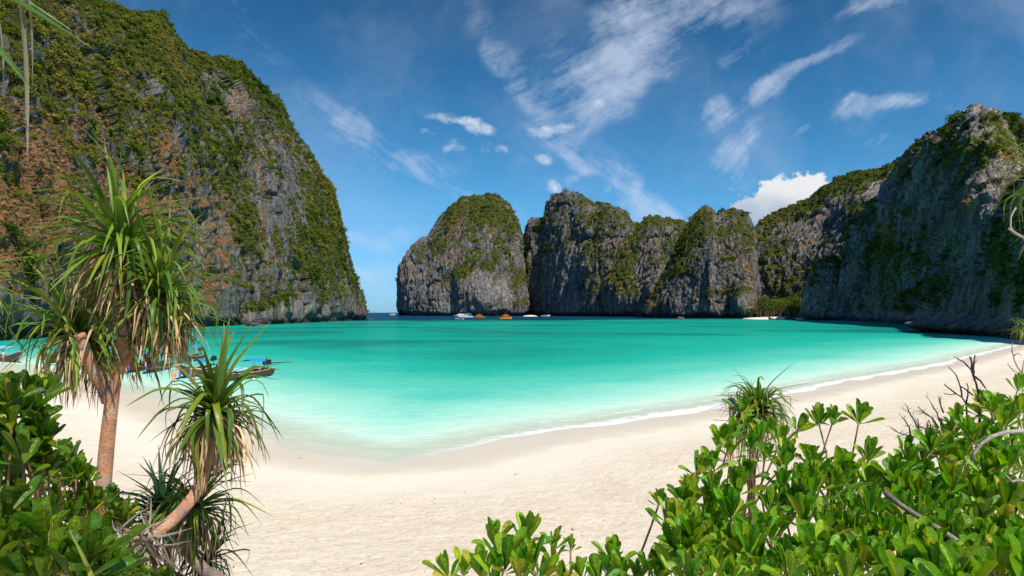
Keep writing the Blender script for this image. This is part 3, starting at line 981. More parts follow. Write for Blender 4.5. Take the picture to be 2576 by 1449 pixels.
cliff('pinnacle_cliff', 'the pointed ridge with a grassy diagonal slope', [
    (1612, 880, 1614, 780, 884), (1625, 865, 1626, 764, 884), (1645, 850, 1643, 738, 888), (1665, 838, 1662, 700, 893), (1688, 822, 1685, 655, 898), (1710, 810, 1705, 610, 903), (1735, 798, 1728, 566, 906),
    (1755, 788, 1750, 536, 908), (1768, 782, 1766, 519, 908), (1776, 778, 1774, 517, 908), (1790, 772, 1786, 529, 906), (1805, 766, 1805, 533, 905), (1830, 758, 1830, 527, 902), (1858, 748, 1858, 525, 898),
    (1875, 742, 1878, 534, 894), (1888, 738, 1892, 556, 888), (1894, 738, 1900, 600, 870), (1898, 742, 1906, 660, 840), (1900, 750, 1908, 720, 810), (1902, 760, 1908, 770, 790)],
    320, 250, M_ROCK_FAR, 47, r=0.4, back=120, amp=0.8, vbase=0.06, gbase=-0.08,
    veg=[(1700, 650, 26, 130, -30, .75), (1840, 535, 60, 16, 0, .5), (1890, 600, 24, 50, 0, .4), (1830, 735, 60, 22, 0, .7), (1650, 760, 30, 30, 0, .3), (1770, 640, 60, 60, 0, -.1)],
    grass=[(1740, 590, 16, 80, -30, .35), (1830, 700, 30, 40, 0, .3), (1880, 690, 20, 30, 0, .3)],
    pale=[(1740, 740, 30, 50, 0, .3), (1880, 770, 16, 30, 0, .5)],
    bulge=[(1872, 765, 22, 42, 0, 16), (1830, 770, 26, 36, 0, -6), (1790, 650, 12, 120, 0, 8)], under=6.0, size=(1.8, 4.0), dens=0.020, crest=7.0, topveg=-0.05, tone0=0.2)

cliff('ridge_cliff', 'the long ridge rising towards the right', [
    (1840, 960, 1860, 640, 1040), (1870, 955, 1885, 590, 1060), (1900, 948, 1905, 562, 1080), (1915, 940, 1914, 553, 1090), (1935, 930, 1932, 541, 1095), (1960, 918, 1960, 525, 1100), (2000, 895, 2000, 510, 1100),
    (2040, 865, 2040, 495, 1095), (2080, 835, 2080, 470, 1085), (2120, 800, 2120, 446, 1070), (2160, 770, 2160, 431, 1050), (2210, 740, 2210, 431, 1020), (2240, 720, 2240, 413, 1000), (2275, 700, 2275, 396, 980),
    (2330, 680, 2330, 380, 940), (2420, 660, 2420, 370, 900)],
    420, 250, M_ROCK_FAR, 59, r=0.35, back=160, amp=0.8, vbase=-0.02, gbase=-0.10,
    veg=[(2160, 450, 140, 26, 15, .6), (1960, 700, 70, 70, 0, .1), (1915, 640, 14, 100, -20, .2), (1990, 760, 60, 60, 0, .5), (2090, 600, 90, 60, 0, -.15), (1990, 590, 70, 40, 0, -.25), (2080, 540, 60, 30, 25, -.2)],
    grass=[(1910, 710, 30, 30, 0, .3), (1970, 690, 40, 30, 0, .2)], pale=[], under=2.0, size=(2.2, 4.8), dens=0.018, crest=5.0, topveg=0.3, tone0=0.12)

cliff('spur_cliff', 'the low dark spur beside the cove beach', [
    (2010, 622, 2014, 790, 624), (2013, 615, 2017, 755, 632), (2017, 608, 2024, 718, 640), (2026, 602, 2036, 685, 646), (2045, 598, 2054, 660, 650), (2066, 594, 2076, 643, 652), (2090, 590, 2098, 640, 652), (2112, 586, 2122, 655, 650), (2130, 580, 2150, 700, 640)],
    160, 160, M_ROCK_SHADE, 71, r=0.3, back=60, amp=0.5, vbase=-0.35, gbase=-0.5, veg=[(2075, 645, 40, 18, 10, .9), (2100, 660, 30, 20, 0, .5)], under=5.0, size=(2.0, 4.2), dens=0.03, crest=3.0, topveg=0.4, freq=0.8)

cliff('right_cliff', 'the dark peak on the right', [
    (2108, 604, 2114, 660, 612), (2116, 596, 2122, 618, 618), (2124, 586, 2130, 570, 622), (2138, 574, 2146, 541, 628), (2165, 548, 2180, 520, 632), (2200, 512, 2212, 500, 630), (2222, 490, 2232, 482, 620),
    (2230, 478, 2239, 452, 612), (2245, 462, 2250, 424, 600), (2268, 438, 2272, 398, 580), (2288, 415, 2292, 364, 555), (2318, 382, 2330, 334, 515), (2345, 352, 2370, 318, 480), (2368, 322, 2400, 300, 450),
    (2385, 305, 2420, 289, 432), (2400, 292, 2440, 271, 418), (2415, 280, 2457, 266, 408), (2425, 272, 2474, 282, 402), (2435, 262, 2490, 272, 398), (2450, 252, 2510, 291, 392), (2470, 240, 2530, 332, 385), (2500, 225, 2555, 390, 375), (2560, 205, 2620, 450, 360)],
    440, 300, M_ROCK_SHADE, 83, r=0.3, back=150, amp=0.95, vbase=0.50, gbase=-0.1,
    veg=[(2400, 380, 120, 60, 20, .4), (2510, 320, 30, 50, 0, .5), (2300, 640, 120, 60, 0, .35), (2200, 640, 60, 60, 0, .3), (2310, 480, 60, 90, 0, -.4), (2400, 540, 60, 110, 0, -.35), (2320, 740, 60, 22, 0, .4), (2150, 720, 30, 90, 0, -.3), (2170, 560, 40, 40, 0, .3)],
    grass=[(2230, 580, 40, 20, 0, .7), (2210, 640, 40, 60, 20, .45), (2540, 390, 40, 30, 0, .9), (2220, 740, 30, 60, 0, .35), (2290, 600, 60, 50, 0, .2)],
    pale=[(2320, 790, 36, 24, 0, .5)], bulge=[(2232, 500, 10, 60, 0, -18), (2130, 700, 14, 90, 0, 8)], under=6.0, size=(1.9, 4.2), dens=0.034, tdens=0.10, tsize=(1.2, 2.6), crest=4.0, topveg=0.45, tone0=0.05)

cliff('near_right_cliff', 'the dark nearest cliff at the right end of the beach', [
    (2364, 302, 2368, 812, 303), (2368, 296, 2380, 775, 300), (2380, 284, 2396, 738, 296), (2400, 268, 2422, 684, 290), (2430, 250, 2452, 622, 284), (2470, 230, 2496, 560, 276), (2510, 208, 2538, 486, 266), (2556, 184, 2580, 425, 256),
    (2650, 152, 2670, 330, 236), (2800, 122, 2820, 200, 212), (3100, 92, 3120, 20, 185), (3700, 66, 3740, -300, 150)],
    280, 240, M_ROCK_SHADE, 97, r=0.3, back=100, amp=0.6, vbase=0.25, gbase=-0.3,
    veg=[(2540, 620, 50, 140, 0, .8), (2480, 620, 30, 60, 40, .5), (2440, 760, 50, 50, 0, -.5), (2576, 690, 60, 60, 0, .5)],
    grass=[(2430, 690, 30, 30, 40, .2)], pale=[(2400, 800, 30, 24, 0, .4), (2560, 770, 40, 40, 0, .2)],
    bulge=[(2470, 834, 60, 22, 0, -20)], under=3.5, size=(1.4, 3.0), dens=0.07, crest=4.0, topveg=0.4, freq=0.75)

cliff('back_ridge_cliff', 'the wooded hill behind the right peak', [
    (2380, 640, 2400, 420, 700), (2460, 640, 2480, 335, 700), (2500, 640, 2515, 294, 700), (2545, 640, 2547, 289, 700), (2576, 640, 2580, 303, 700), (2700, 640, 2700, 290, 700), (2900, 640, 2900, 330, 700)],
    160, 110, M_ROCK_FAR, 101, r=0.4, back=100, amp=0.7, vbase=0.35, gbase=-0.5, under=1.0, size=(3, 6), dens=0.015, crest=4.0)

# ------------------------------------------------------------------ plants of the foreground
def foliage_mat(name, vein=True, rough=0.38, trans=0.32, spots=0.5, by_attr=False):
    m, t, out = new_mat(name)
    if by_attr:
        base = t.attr('tint').outputs['Color']
    else:
        base = t.add('ShaderNodeObjectInfo').outputs['Color']
    uv = t.add('ShaderNodeUVMap')
    sep = t.add('ShaderNodeSeparateXYZ')
    t.l.new(uv.outputs[0], sep.inputs[0])
    tc = t.add('ShaderNodeTexCoord')
    rnd = t.add('ShaderNodeObjectInfo').outputs['Random']
    off = t.add('ShaderNodeVectorMath', operation='MULTIPLY_ADD')
    t.l.new(tc.outputs['Object'], off.inputs[0])
    off.inputs[1].default_value = (1, 1, 1)
    cr = t.add('ShaderNodeCombineXYZ')
    for i in range(3):
        t.l.new(t.math('MULTIPLY', rnd, 37.0 + i * 5), cr.inputs[i])
    t.l.new(cr.outputs[0], off.inputs[2])
    pv = off.outputs[0]
    n = t.noise(pv, 5.0, 4, 0.6)
    c = t.mix(t.ramp(n, 0.3, 0.7, 0.0, 0.45), base, t.mix(1.0, base, (0.55, 0.66, 0.5), 'MULTIPLY'))
    ed = t.math('ABSOLUTE', t.math('SUBTRACT', sep.outputs[0], 0.5))
    if vein:
        c = t.mix(t.ramp(ed, 0.055, 0.0, 0.0, 0.6), c, t.mix(1.0, base, (2.2, 1.7, 1.5), 'MULTIPLY'))
        # side veins slant forward from the midrib
        sv = t.math('SINE', t.math('MULTIPLY', t.math('SUBTRACT', sep.outputs[1], t.math('MULTIPLY', ed, 0.35)), 75.0))
        c = t.mix(t.ramp(sv, 0.75, 1.0, 0.0, 0.16), c, t.mix(1.0, base, (1.5, 1.4, 1.2), 'MULTIPLY'))
    else:
        st = t.math('SINE', t.math('MULTIPLY', sep.outputs[0], 60.0))
        c = t.mix(t.ramp(st, 0.2, 1.0, 0.0, 0.22), c, t.mix(1.0, base, (1.5, 1.4, 1.1), 'MULTIPLY'))
        c = t.mix(t.ramp(sep.outputs[1], 0.86, 1.0, 0.0, 0.6), c, (0.30, 0.20, 0.07))
    if spots:
        sp = t.noise(pv, 14.0, 3, 0.6)
        c = t.mix(t.ramp(sp, 0.70, 0.76, 0.0, spots), c, (0.22, 0.15, 0.04))
    geo = t.add('ShaderNodeNewGeometry')
    c = t.mix(t.math('MULTIPLY', geo.outputs['Backfacing'], 0.35), c, t.mix(1.0, c, (1.25, 1.2, 1.35), 'MULTIPLY'))
    p = t.add('ShaderNodeBsdfPrincipled')
    t.l.new(c, p.inputs['Base Color'])
    p.inputs['Roughness'].default_value = rough
    p.inputs['Specular IOR Level'].default_value = 0.42
    h = t.noise(tc.outputs['Object'], 9.0, 3, 0.5)
    t.l.new(t.bump(h, 0.012, 0.6), p.inputs['Normal'])
    tl = t.add('ShaderNodeBsdfTranslucent')
    t.l.new(t.mix(1.0, c, (1.5, 1.7, 0.55), 'MULTIPLY'), tl.inputs[0])
    mx = t.add('ShaderNodeMixShader')
    mx.inputs[0].default_value = trans
    t.l.new(p.outputs[0], mx.inputs[1])
    t.l.new(tl.outputs[0], mx.inputs[2])
    t.l.new(mx.outputs[0], out.inputs[0])
    return m


M_LEAF = foliage_mat('glossy_shrub_leaf')
M_LEAF_J = foliage_mat('glossy_shrub_leaf_inner', by_attr=True)
M_STRAP = foliage_mat('screw_pine_leaf', vein=False, rough=0.38, trans=0.25, spots=0.5)
M_STRAP_J = foliage_mat('screw_pine_leaf_inner', vein=False, rough=0.38, trans=0.25, spots=0.5, by_attr=True)
M_DRY = foliage_mat('dead_screw_pine_leaf', vein=False, rough=0.8, trans=0.12, spots=0.7)
M_DRY_J = foliage_mat('dead_screw_pine_leaf_inner', vein=False, rough=0.8, trans=0.12, spots=0.7, by_attr=True)


def bark_mat(name, cols, rings=0.0, scale=1.0):
    m, t, out = new_mat(name)
    tc = t.add('ShaderNodeTexCoord')
    p = t.add('ShaderNodeBsdfPrincipled')
    pos = tc.outputs['Object']
    n = t.noise(pos, 5.0 * scale, 6, 0.65)
    f = t.noise(pos, 40.0 * scale, 5, 0.7)
    c = t.colors(t.math('ADD', t.math('MULTIPLY', n, 0.7), t.math('MULTIPLY', f, 0.3)), cols)
    h = f
    if rings:
        ra = t.attr('run').outputs['Fac']
        cv_ = t.add('ShaderNodeCombineXYZ')
        t.l.new(t.math('MULTIPLY', ra, 62.0), cv_.inputs[0])
        t.l.new(t.math('MULTIPLY', t.noise(pos, 7.0, 3, 0.5), 5.0), cv_.inputs[1])
        band = t.noise(cv_.outputs[0], 1.0, 5, 0.75)
        s = t.ramp(band, 0.50, 0.70, -1.0, 1.0)
        w = t.math('MULTIPLY', ra, 11.0)
        c = t.mix(t.ramp(s, -0.8, 1.0, 0.0, 0.75), c, t.mix(1.0, c, (0.4, 0.37, 0.37), 'MULTIPLY'))
        s2 = t.math('SINE', w)
        c = t.mix(t.ramp(s2, 0.6, 1.0, 0.0, 0.12), c, t.mix(1.0, c, (1.6, 1.5, 1.45), 'MULTIPLY'))
        h = f
    t.l.new(c, p.inputs['Base Color'])
    p.inputs['Roughness'].default_value = 0.75
    p.inputs['Specular IOR Level'].default_value = 0.25
    t.l.new(t.bump(h, 0.012 / scale, 1.0), p.inputs['Normal'])
    t.l.new(p.outputs[0], out.inputs[0])
    return m


M_TRUNK = bark_mat('ringed_orange_bark', [(0.34, (0.17, 0.13, 0.12)), (0.43, (0.36, 0.24, 0.18)), (0.49, (0.60, 0.23, 0.09)), (0.55, (0.52, 0.36, 0.25)), (0.63, (0.40, 0.36, 0.34))], rings=420.0)
M_TRUNK_GREY = bark_mat('ringed_grey_bark', [(0.30, (0.10, 0.085, 0.075)), (0.48, (0.25, 0.20, 0.165)), (0.60, (0.38, 0.24, 0.15)), (0.75, (0.36, 0.34, 0.32))], rings=420.0)
M_STEM = bark_mat('shrub_stem_bark', [(0.3, (0.12, 0.06, 0.03)), (0.5, (0.30, 0.16, 0.08)), (0.7, (0.40, 0.27, 0.17))], scale=2)
M_TWIG = bark_mat('dead_twig_bark', [(0.3, (0.030, 0.022, 0.022)), (0.5, (0.075, 0.045, 0.040)), (0.7, (0.14, 0.09, 0.075))], scale=2)
M_BLEACH = bark_mat('bleached_wood', [(0.3, (0.16, 0.13, 0.10)), (0.5, (0.42, 0.36, 0.30)), (0.7, (0.62, 0.57, 0.50))], scale=2)


def leaf_mesh(name, mat, rows, uvs):
    """rows of points across, base to tip"""
    mb = MB()
    mb.quadgrid(rows)
    me = mb.mesh(name, mat, smooth=True)
    uv = me.uv_layers.new(name='UVMap')
    nacross = len(rows[0])
    li = [l.vertex_index for l in me.loops]
    for k, vi in enumerate(li):
        i, j = divmod(vi, nacross)
        uv.data[k].uv = (j / (nacross - 1), i / (len(rows) - 1))
    return me


def shrub_leaf(seed):
    """spoon-shaped leaf of unit length lying along +x, upper side +z"""
    r = random.Random(seed)
    bend = r.uniform(-0.38, 0.30)
    roll = r.uniform(0.05, 0.16)
    wmax = r.uniform(0.135, 0.175)
    tw = r.uniform(-.25, .25)
    bite = (0, 0, 5, 0, 4, 0, 0, 6, 0, 0, 3, 0)[seed % 12]
    rows = []
    n = 9
    x = z = 0.0
    ang = r.uniform(0.0, 0.25)
    ts = [0, .10, .25, .42, .58, .72, .84, .93, .985]
    prof = [.07, .12, .33, .62, .86, 1.0, .93, .66, .24]
    pt = 0
    for i in range(n):
        t = ts[i]
        dt = t - pt
        pt = t
        a = ang - bend * t * 1.6
        x += math.cos(a) * dt
        z += math.sin(a) * dt
        w = prof[i] * wmax
        row = []
        for j in (-1, -.55, 0, .55, 1):
            yy = j * w
            if bite and i == bite and j == 1:
                yy *= 0.62
            up = (abs(j) ** 1.4) * roll * prof[i] * 0.8 - (0.012 if j == 0 else 0)
            tws = tw * t
            row.append(Vector((x - math.sin(a) * up, yy * math.cos(tws) - up * math.sin(tws) * .3, z + math.cos(a) * up + yy * math.sin(tws))))
        rows.append(row)
    me = leaf_mesh('leaf', M_LEAF, rows, None)
    return me


SHRUB_LEAVES = [shrub_leaf(s) for s in range(12)]


def strap_leaf(seed, elev, droop, kink, mat, w0=0.030, dry=False):
    """strap leaf of unit length starting at an elevation and sinking; lies in the x-z plane"""
    r = random.Random(seed)
    n = 13
    rows = []
    x = z = y = 0.0
    side = 0.0
    curl = r.uniform(-.5, .5) * (1.6 if dry else .6)
    twist = r.uniform(-1.4, 1.4) * (1.5 if dry else 0.5)
    for i in range(n):
        t = i / (n - 1)
        sink = droop * (0.25 * t + 0.75 * sstep(np.array(t), kink - (0.07 if seed % 3 == 0 else 0.18), kink + (0.07 if seed % 3 == 0 else 0.18)).item())
        a = max(elev - sink, -math.radians(91))
        if dry:
            a += 0.12 * math.sin(t * 9 + seed)
        if i:
            ds = 1 / (n - 1)
            side += curl * ds
            x += math.cos(a) * math.cos(side) * ds
            y += math.cos(a) * math.sin(side) * ds
            z += math.sin(a) * ds
        w = w0 * min(1.0, 0.75 + t * 2) * (1 - t) ** 0.45 * (1.0 if t < .5 else 1 - 0.35 * (t - .5) * 2)
        if i == n - 1:
            w = 0.0015
        v = w * (0.55 if not dry else 0.9)
        tws = twist * t * t
        sd = Vector((-math.sin(side), math.cos(side), 0))
        upv = Vector((-math.sin(a) * math.cos(side), -math.sin(a) * math.sin(side), math.cos(a)))
        s2 = sd * math.cos(tws) + upv * math.sin(tws)
        u2 = upv * math.cos(tws) - sd * math.sin(tws)
        c = Vector((x, y, z))
        rows.append([c - s2 * w + u2 * v, c, c + s2 * w + u2 * v])
    return leaf_mesh('leaf', mat, rows, None)


STRAPS = {}
for ei, e in enumerate((88, 72, 55, 38, 20, 0, -25)):
    STRAPS[e] = []
    for k in range(4):
        dr = math.radians({88: 30, 72: 62, 55: 92, 38: 105, 20: 100, 0: 84, -25: 60}[e] * (0.45 + 0.3 * k))
        STRAPS[e].append(strap_leaf(ei * 10 + k, math.radians(e), dr, (0.45, 0.6, 0.38, 0.7)[k], M_STRAP))
DRY_STRAPS = [strap_leaf(100 + k, math.radians((10, -15, -35, 25, -50, 0, -60, -5)[k]), math.radians((85, 75, 55, 105, 40, 88, 30, 70)[k]), (0.2, .25, .3, .35, .4, .12, .3, .5)[k], M_DRY, w0=0.024, dry=True) for k in range(8)]


def place(me, name, M, color, parent, pinv):
    o = bpy.data.objects.new(name, me)
    COL.objects.link(o)
    o.parent = parent
    o.matrix_local = pinv @ M
    o.color = color
    return o


def join_meshes(items, name, mat, parent, pinv, label=None):
    """items: (mesh, matrix, colour) -> one mesh object, kind stuff"""
    vs_, fs, uvs, cols = [], [], [], []
    o = 0
    for me, M, c in items:
        n = len(me.vertices)
        co = np.empty(n * 3, np.float32)
        me.vertices.foreach_get('co', co)
        A = np.array(M)
        co = co.reshape(-1, 3) @ A[:3, :3].T + A[:3, 3]
        vs_.append(co)
        li = np.empty(len(me.loops), np.int32)
        me.loops.foreach_get('vertex_index', li)
        fs.append(li + o)
        u = np.empty(len(me.loops) * 2, np.float32)
        me.uv_layers[0].data.foreach_get('uv', u)
        uvs.append(u)
        cols.append(np.tile(np.array(c, np.float32), (n, 1)))
        o += n
    v = np.concatenate(vs_)
    A = np.array(pinv)
    v = v @ A[:3, :3].T + A[:3, 3]
    f = np.concatenate(fs)
    me = bpy.data.meshes.new(name)
    me.vertices.add(len(v))
    me.vertices.foreach_set('co', v.reshape(-1).astype(np.float32))
    me.loops.add(len(f))
    me.loops.foreach_set('vertex_index', f)
    me.polygons.add(len(f) // 4)
    me.polygons.foreach_set('loop_start', (np.arange(len(f) // 4) * 4).astype(np.int32))
    me.polygons.foreach_set('use_smooth', np.full(len(f) // 4, True))
    uv = me.uv_layers.new(name='UVMap')
    uv.data.foreach_set('uv', np.concatenate(uvs))
    at = me.attributes.new('tint', 'FLOAT_COLOR', 'POINT')
    at.data.foreach_set('color', np.concatenate(cols).reshape(-1))
    me.materials.append(mat)
    me.update(calc_edges=True)
    ob = bpy.data.objects.new(name, me)
    COL.objects.link(ob)
    ob.parent = parent
    tag(ob, kind='stuff', label=label)
    return ob


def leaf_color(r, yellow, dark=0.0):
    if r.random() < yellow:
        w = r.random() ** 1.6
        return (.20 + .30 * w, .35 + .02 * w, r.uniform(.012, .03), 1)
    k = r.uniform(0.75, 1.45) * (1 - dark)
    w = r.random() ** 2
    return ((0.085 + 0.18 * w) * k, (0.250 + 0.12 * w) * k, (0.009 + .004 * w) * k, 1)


def leaf_matrix(base, d, up, L, roll=0.0):
    x = d.normalized()
    y = up.cross(x)
    if y.length < 1e-4:
        y = x.orthogonal()
    y.normalize()
    z = x.cross(y)
    R = Matrix((x, y, z)).transposed()
    R = R @ Matrix.Rotation(roll, 3, 'X')
    M = (R * L).to_4x4()
    M.translation = base
    return M


def rosette(r, tip, axis, L, n, yellow, dark=0.0, cup=1.0):
    out = []
    axis = axis.normalized()
    e1 = axis.orthogonal().normalized()
    e2 = axis.cross(e1)
    ph = r.uniform(0, 6.28)
    n = int(n * 1.3)
    for i in range(n):
        t = i / max(1, n - 1)          # 0 inner .. 1 outer
        az = ph + i * 2.3999
        pol = math.radians(5 + 40 * t ** 1.05 * cup + 38 * t ** 6 + r.uniform(-5, 5))
        rad = e1 * math.cos(az) + e2 * math.sin(az)
        d = axis * math.cos(pol) + rad * math.sin(pol)
        ll = L * (0.72 + 0.52 * min(1, t * 1.8)) * r.uniform(.72, 1.18)
        base = tip - axis * (0.35 * L * t) + rad * 0.004
        # upper side of the leaf faces the axis
        upv = (axis * math.sin(pol) - rad * math.cos(pol))
        M = leaf_matrix(base, d, upv, ll, r.uniform(-.22, .22))
        yl = yellow * (0.3 + 1.9 * t)
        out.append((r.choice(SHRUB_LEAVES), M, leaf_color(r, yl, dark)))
    return out


def bez(a, b, c, d, n):
    return [a * (1 - t) ** 3 + b * 3 * t * (1 - t) ** 2 + c * 3 * t * t * (1 - t) + d * t ** 3 for t in [i / n for i in range(n + 1)]]


def shrub(name, label, group, root_q, tips, seed, yellow=0.10, dark=0.0, maxn=295, fill=0, fillbox=None):
    """tips: (qx, qy, depth, leaf length, leaf count)"""
    r = random.Random(seed)
    rx, ry = root_q
    root = Vector((rx, ry, gz(rx, ry) - 0.05))
    e = empty(name, root)
    tag(e, label, 'shrub', group)
    inv = Matrix.Translation(-root)
    leaves = []
    mb = MB()
    for (qx, qy, D, L, n) in tips:
        tip = Q(qx, qy, D)
        away = (tip - root)
        ax = (Vector((0, 0, 1.0)) + Vector((away.x, away.y, 0)).normalized() * r.uniform(.0, .35) + Vector((r.gauss(0, .16), r.gauss(-.10, .16), 0)) + SUN * 0.25).normalized()
        leaves.append((D, rosette(r, tip, ax, L, n, yellow, dark)))
        # stem: from the root crown outwards and up into the rosette
        j = root + Vector((r.gauss(0, .16), r.gauss(0, .16), 0))
        drop = (tip - root).length
        low = tip - ax * drop * 0.45 + Vector((r.gauss(0, .08), r.gauss(0, .08), 0))
        pts = bez(j, j + Vector((0, 0, drop * .35)) + (low - j) * 0.15, low, tip - ax * L * 0.1, 9)
        pts = [p + Vector((r.gauss(0, .012), r.gauss(0, .012), r.gauss(0, .01))) for p in pts[:-1]] + [pts[-1]]
        mb.tube([p - root for p in pts], [0.011 - 0.006 * k / 9 for k in range(10)], 6)
    mb.build('stem', M_STEM, e, smooth=True)
    flat = []
    for D, ls in leaves:
        for me, M, c in ls:
            p = M.translation
            px = abs(M.to_scale().x) / max(p.y, .3)
            qx, qy = CXQ + FQ * p.x / p.y, HYQ - FQ * (p.z - CAM_H) / p.y
            inview = -60 < qx < 2640 and qy < 1520
            flat.append((-px if inview else 1.0, len(flat), me, M, c))
    flat.sort(key=lambda a: (a[0], a[1]))
    for k, (_, _, me, M, c) in enumerate(flat[:maxn]):
        place(me, 'leaf', M, c, e, inv)
    if len(flat) > maxn:
        join_meshes([(me, M, c) for _, _, me, M, c in flat[maxn:]], 'inner_leaves', M_LEAF_J, e, inv)
    print(name, 'leaves', len(flat))
    return e


def inside(x, y, poly):
    c = False
    n = len(poly)
    for i in range(n):
        x0, y0 = poly[i]
        x1, y1 = poly[(i + 1) % n]
        if (y0 > y) != (y1 > y) and x < (x1 - x0) * (y - y0) / (y1 - y0) + x0:
            c = not c
    return c


def fill_tips(r, poly, n, depth, size, mind=26, count=(10, 15)):
    out = []
    xs = [p[0] for p in poly]
    ys = [p[1] for p in poly]
    tries = 0
    while len(out) < n and tries < n * 60:
        tries += 1
        x, y = r.uniform(min(xs), max(xs)), r.uniform(min(ys), max(ys))
        if not inside(x, y, poly):
            continue
        k = mind
        if any((x - a[0]) ** 2 + (y - a[1]) ** 2 < k * k for a in out):
            continue
        out.append((x, y + 12, depth(x, y) * r.uniform(.93, 1.08), size(x, y) * r.uniform(.85, 1.15), r.randint(*count) + 3))
    return out


def c6(x, y):      # reading of the lower right detail
    return 1543 + .4213 * x, 838.6 + .4213 * y


rr = random.Random(77)
dR = lambda x, y: 2.55 + (1449 - y) / 449 * 2.3 if y > 800 else 5.0
LL = lambda x, y: 0.118


def tip6(x, y, s=1.0, n=14, dd=0.0):
    qx, qy = c6(x, y)
    return (qx, qy + 8, dR(qx, qy) + dd, 0.118 * s, n + 3)


# --- five shrubs of the right-hand thicket
shrub('beach_shrub', 'beach shrub with yellowing leaves reaching up in front of the small screw pine', 'glossy beach shrubs of the right thicket', (1.55, 5.0), [
    tip6(770, 440, .95, 16), tip6(790, 540, .8, 9), tip6(640, 625, 1.05, 17), tip6(870, 610, 1.0, 13), tip6(1000, 620, .9, 13), tip6(1110, 545, .95, 13), tip6(930, 560, .8, 10),
    tip6(510, 800, 1.05, 15), tip6(600, 770, 1.1, 9), tip6(720, 580, .9, 10), tip6(905, 720, .8, 10), tip6(820, 660, .9, 9), tip6(1030, 690, .85, 10), tip6(700, 690, .9, 7)], 1, yellow=.13)
shrub('beach_shrub', 'sparse tall beach shrub of three leafy heads on bare stems over open sand', 'glossy beach shrubs of the right thicket', (2.15, 4.4), [
    tip6(1225, 500, .95, 15), tip6(1310, 505, .85, 13), tip6(1470, 490, 1.05, 16), tip6(1525, 715, 1.05, 15), tip6(1340, 840, 1.3, 20), tip6(1400, 790, 1.1, 10), tip6(1180, 740, .95, 13)], 2, yellow=.10)
pA = [c6(*p) for p in [(690, 850), (820, 800), (1000, 740), (1150, 720), (1260, 740), (1330, 900), (1300, 1180), (1230, 1330), (700, 1330), (600, 1180), (640, 1000)]]
shrub('beach_shrub', 'broad bright green beach shrub right of the low yellow-edged branches, spoon leaves held upright', 'glossy beach shrubs of the right thicket', (1.45, 3.5),
      fill_tips(rr, pA, 27, dR, LL, 30, (12, 16)), 3, yellow=.07)
pB = [c6(*p) for p in [(250, 990), (430, 900), (600, 880), (660, 1000), (640, 1180), (520, 1330), (420, 1250), (330, 1120)]]
shrub('beach_shrub', 'beach shrub with a big pale yellow-green hanging leaf at its outer edge over the sand', 'glossy beach shrubs of the right thicket', (1.0, 3.3),
      [tip6(275, 985, .6, 13), tip6(330, 1070, .8, 10), tip6(440, 1000, 1.15, 16), tip6(430, 1130, 1.05, 12), tip6(370, 1260, 1.0, 10), tip6(470, 1190, 1.2, 8)] + fill_tips(rr, pB, 10, dR, LL, 34, (11, 15)), 4, yellow=.16)
pC = [c6(*p) for p in [(1330, 860), (1520, 860), (1640, 800), (1760, 720), (1860, 900), (1850, 1150), (1760, 1300), (1600, 1449), (1240, 1449), (1300, 1180)]]
shrub('beach_shrub', 'dense dark beach shrub beneath the fallen grey branch', 'glossy beach shrubs of the right thicket', (1.9, 2.75),
      [tip6(1750, 690, .9, 14), tip6(1720, 850, 1.15, 16)] + fill_tips(rr, pC, 34, dR, LL, 32, (12, 16)), 5, yellow=.08)
pD = [c6(*p) for p in [(1780, 700), (1960, 600), (2060, 500), (2200, 420), (2452, 380), (2500, 700), (2500, 980), (1860, 960)]]
shrub('beach_shrub', 'tall bright beach shrub rising to the right edge behind the arched bleached branch', 'glossy beach shrubs of the right thicket', (3.0, 4.1),
      [tip6(2050, 500, .9, 14), tip6(2280, 470, 1.2, 19), tip6(2395, 430, 1.0, 14), tip6(2420, 300, .8, 14), tip6(2200, 400, .9, 12), tip6(1990, 700, 1.1, 15)] + fill_tips(rr, pD, 34, dR, LL, 34, (12, 16)), 6, yellow=.07)
pE = [c6(*p) for p in [(1850, 980), (2500, 950), (2500, 1500), (1700, 1500), (1800, 1250)]]
shrub('beach_shrub', 'nearest beach shrub filling the lower right corner with large upright leaves', 'glossy beach shrubs of the right thicket', (2.35, 2.3),
      fill_tips(rr, pE, 34, dR, lambda x, y: .140, 38, (12, 16)), 7, yellow=.08)
pF = [c6(*p) for p in [(560, 1290), (800, 1330), (1200, 1300), (1260, 1500), (300, 1500), (330, 1400)]]
shrub('beach_shrub', 'low beach shrub along the lower edge below brown bare stems', 'glossy beach shrubs of the right thicket', (0.95, 2.45),
      fill_tips(rr, pF, 15, dR, LL, 40, (10, 15)), 8, yellow=.08)


# --- bottom centre
def c8(x, y, s=1.0, n=14, D=3.3):
    return (1073 + .3125 * x, 1241 + .3125 * y, D, 0.112 * s, n)


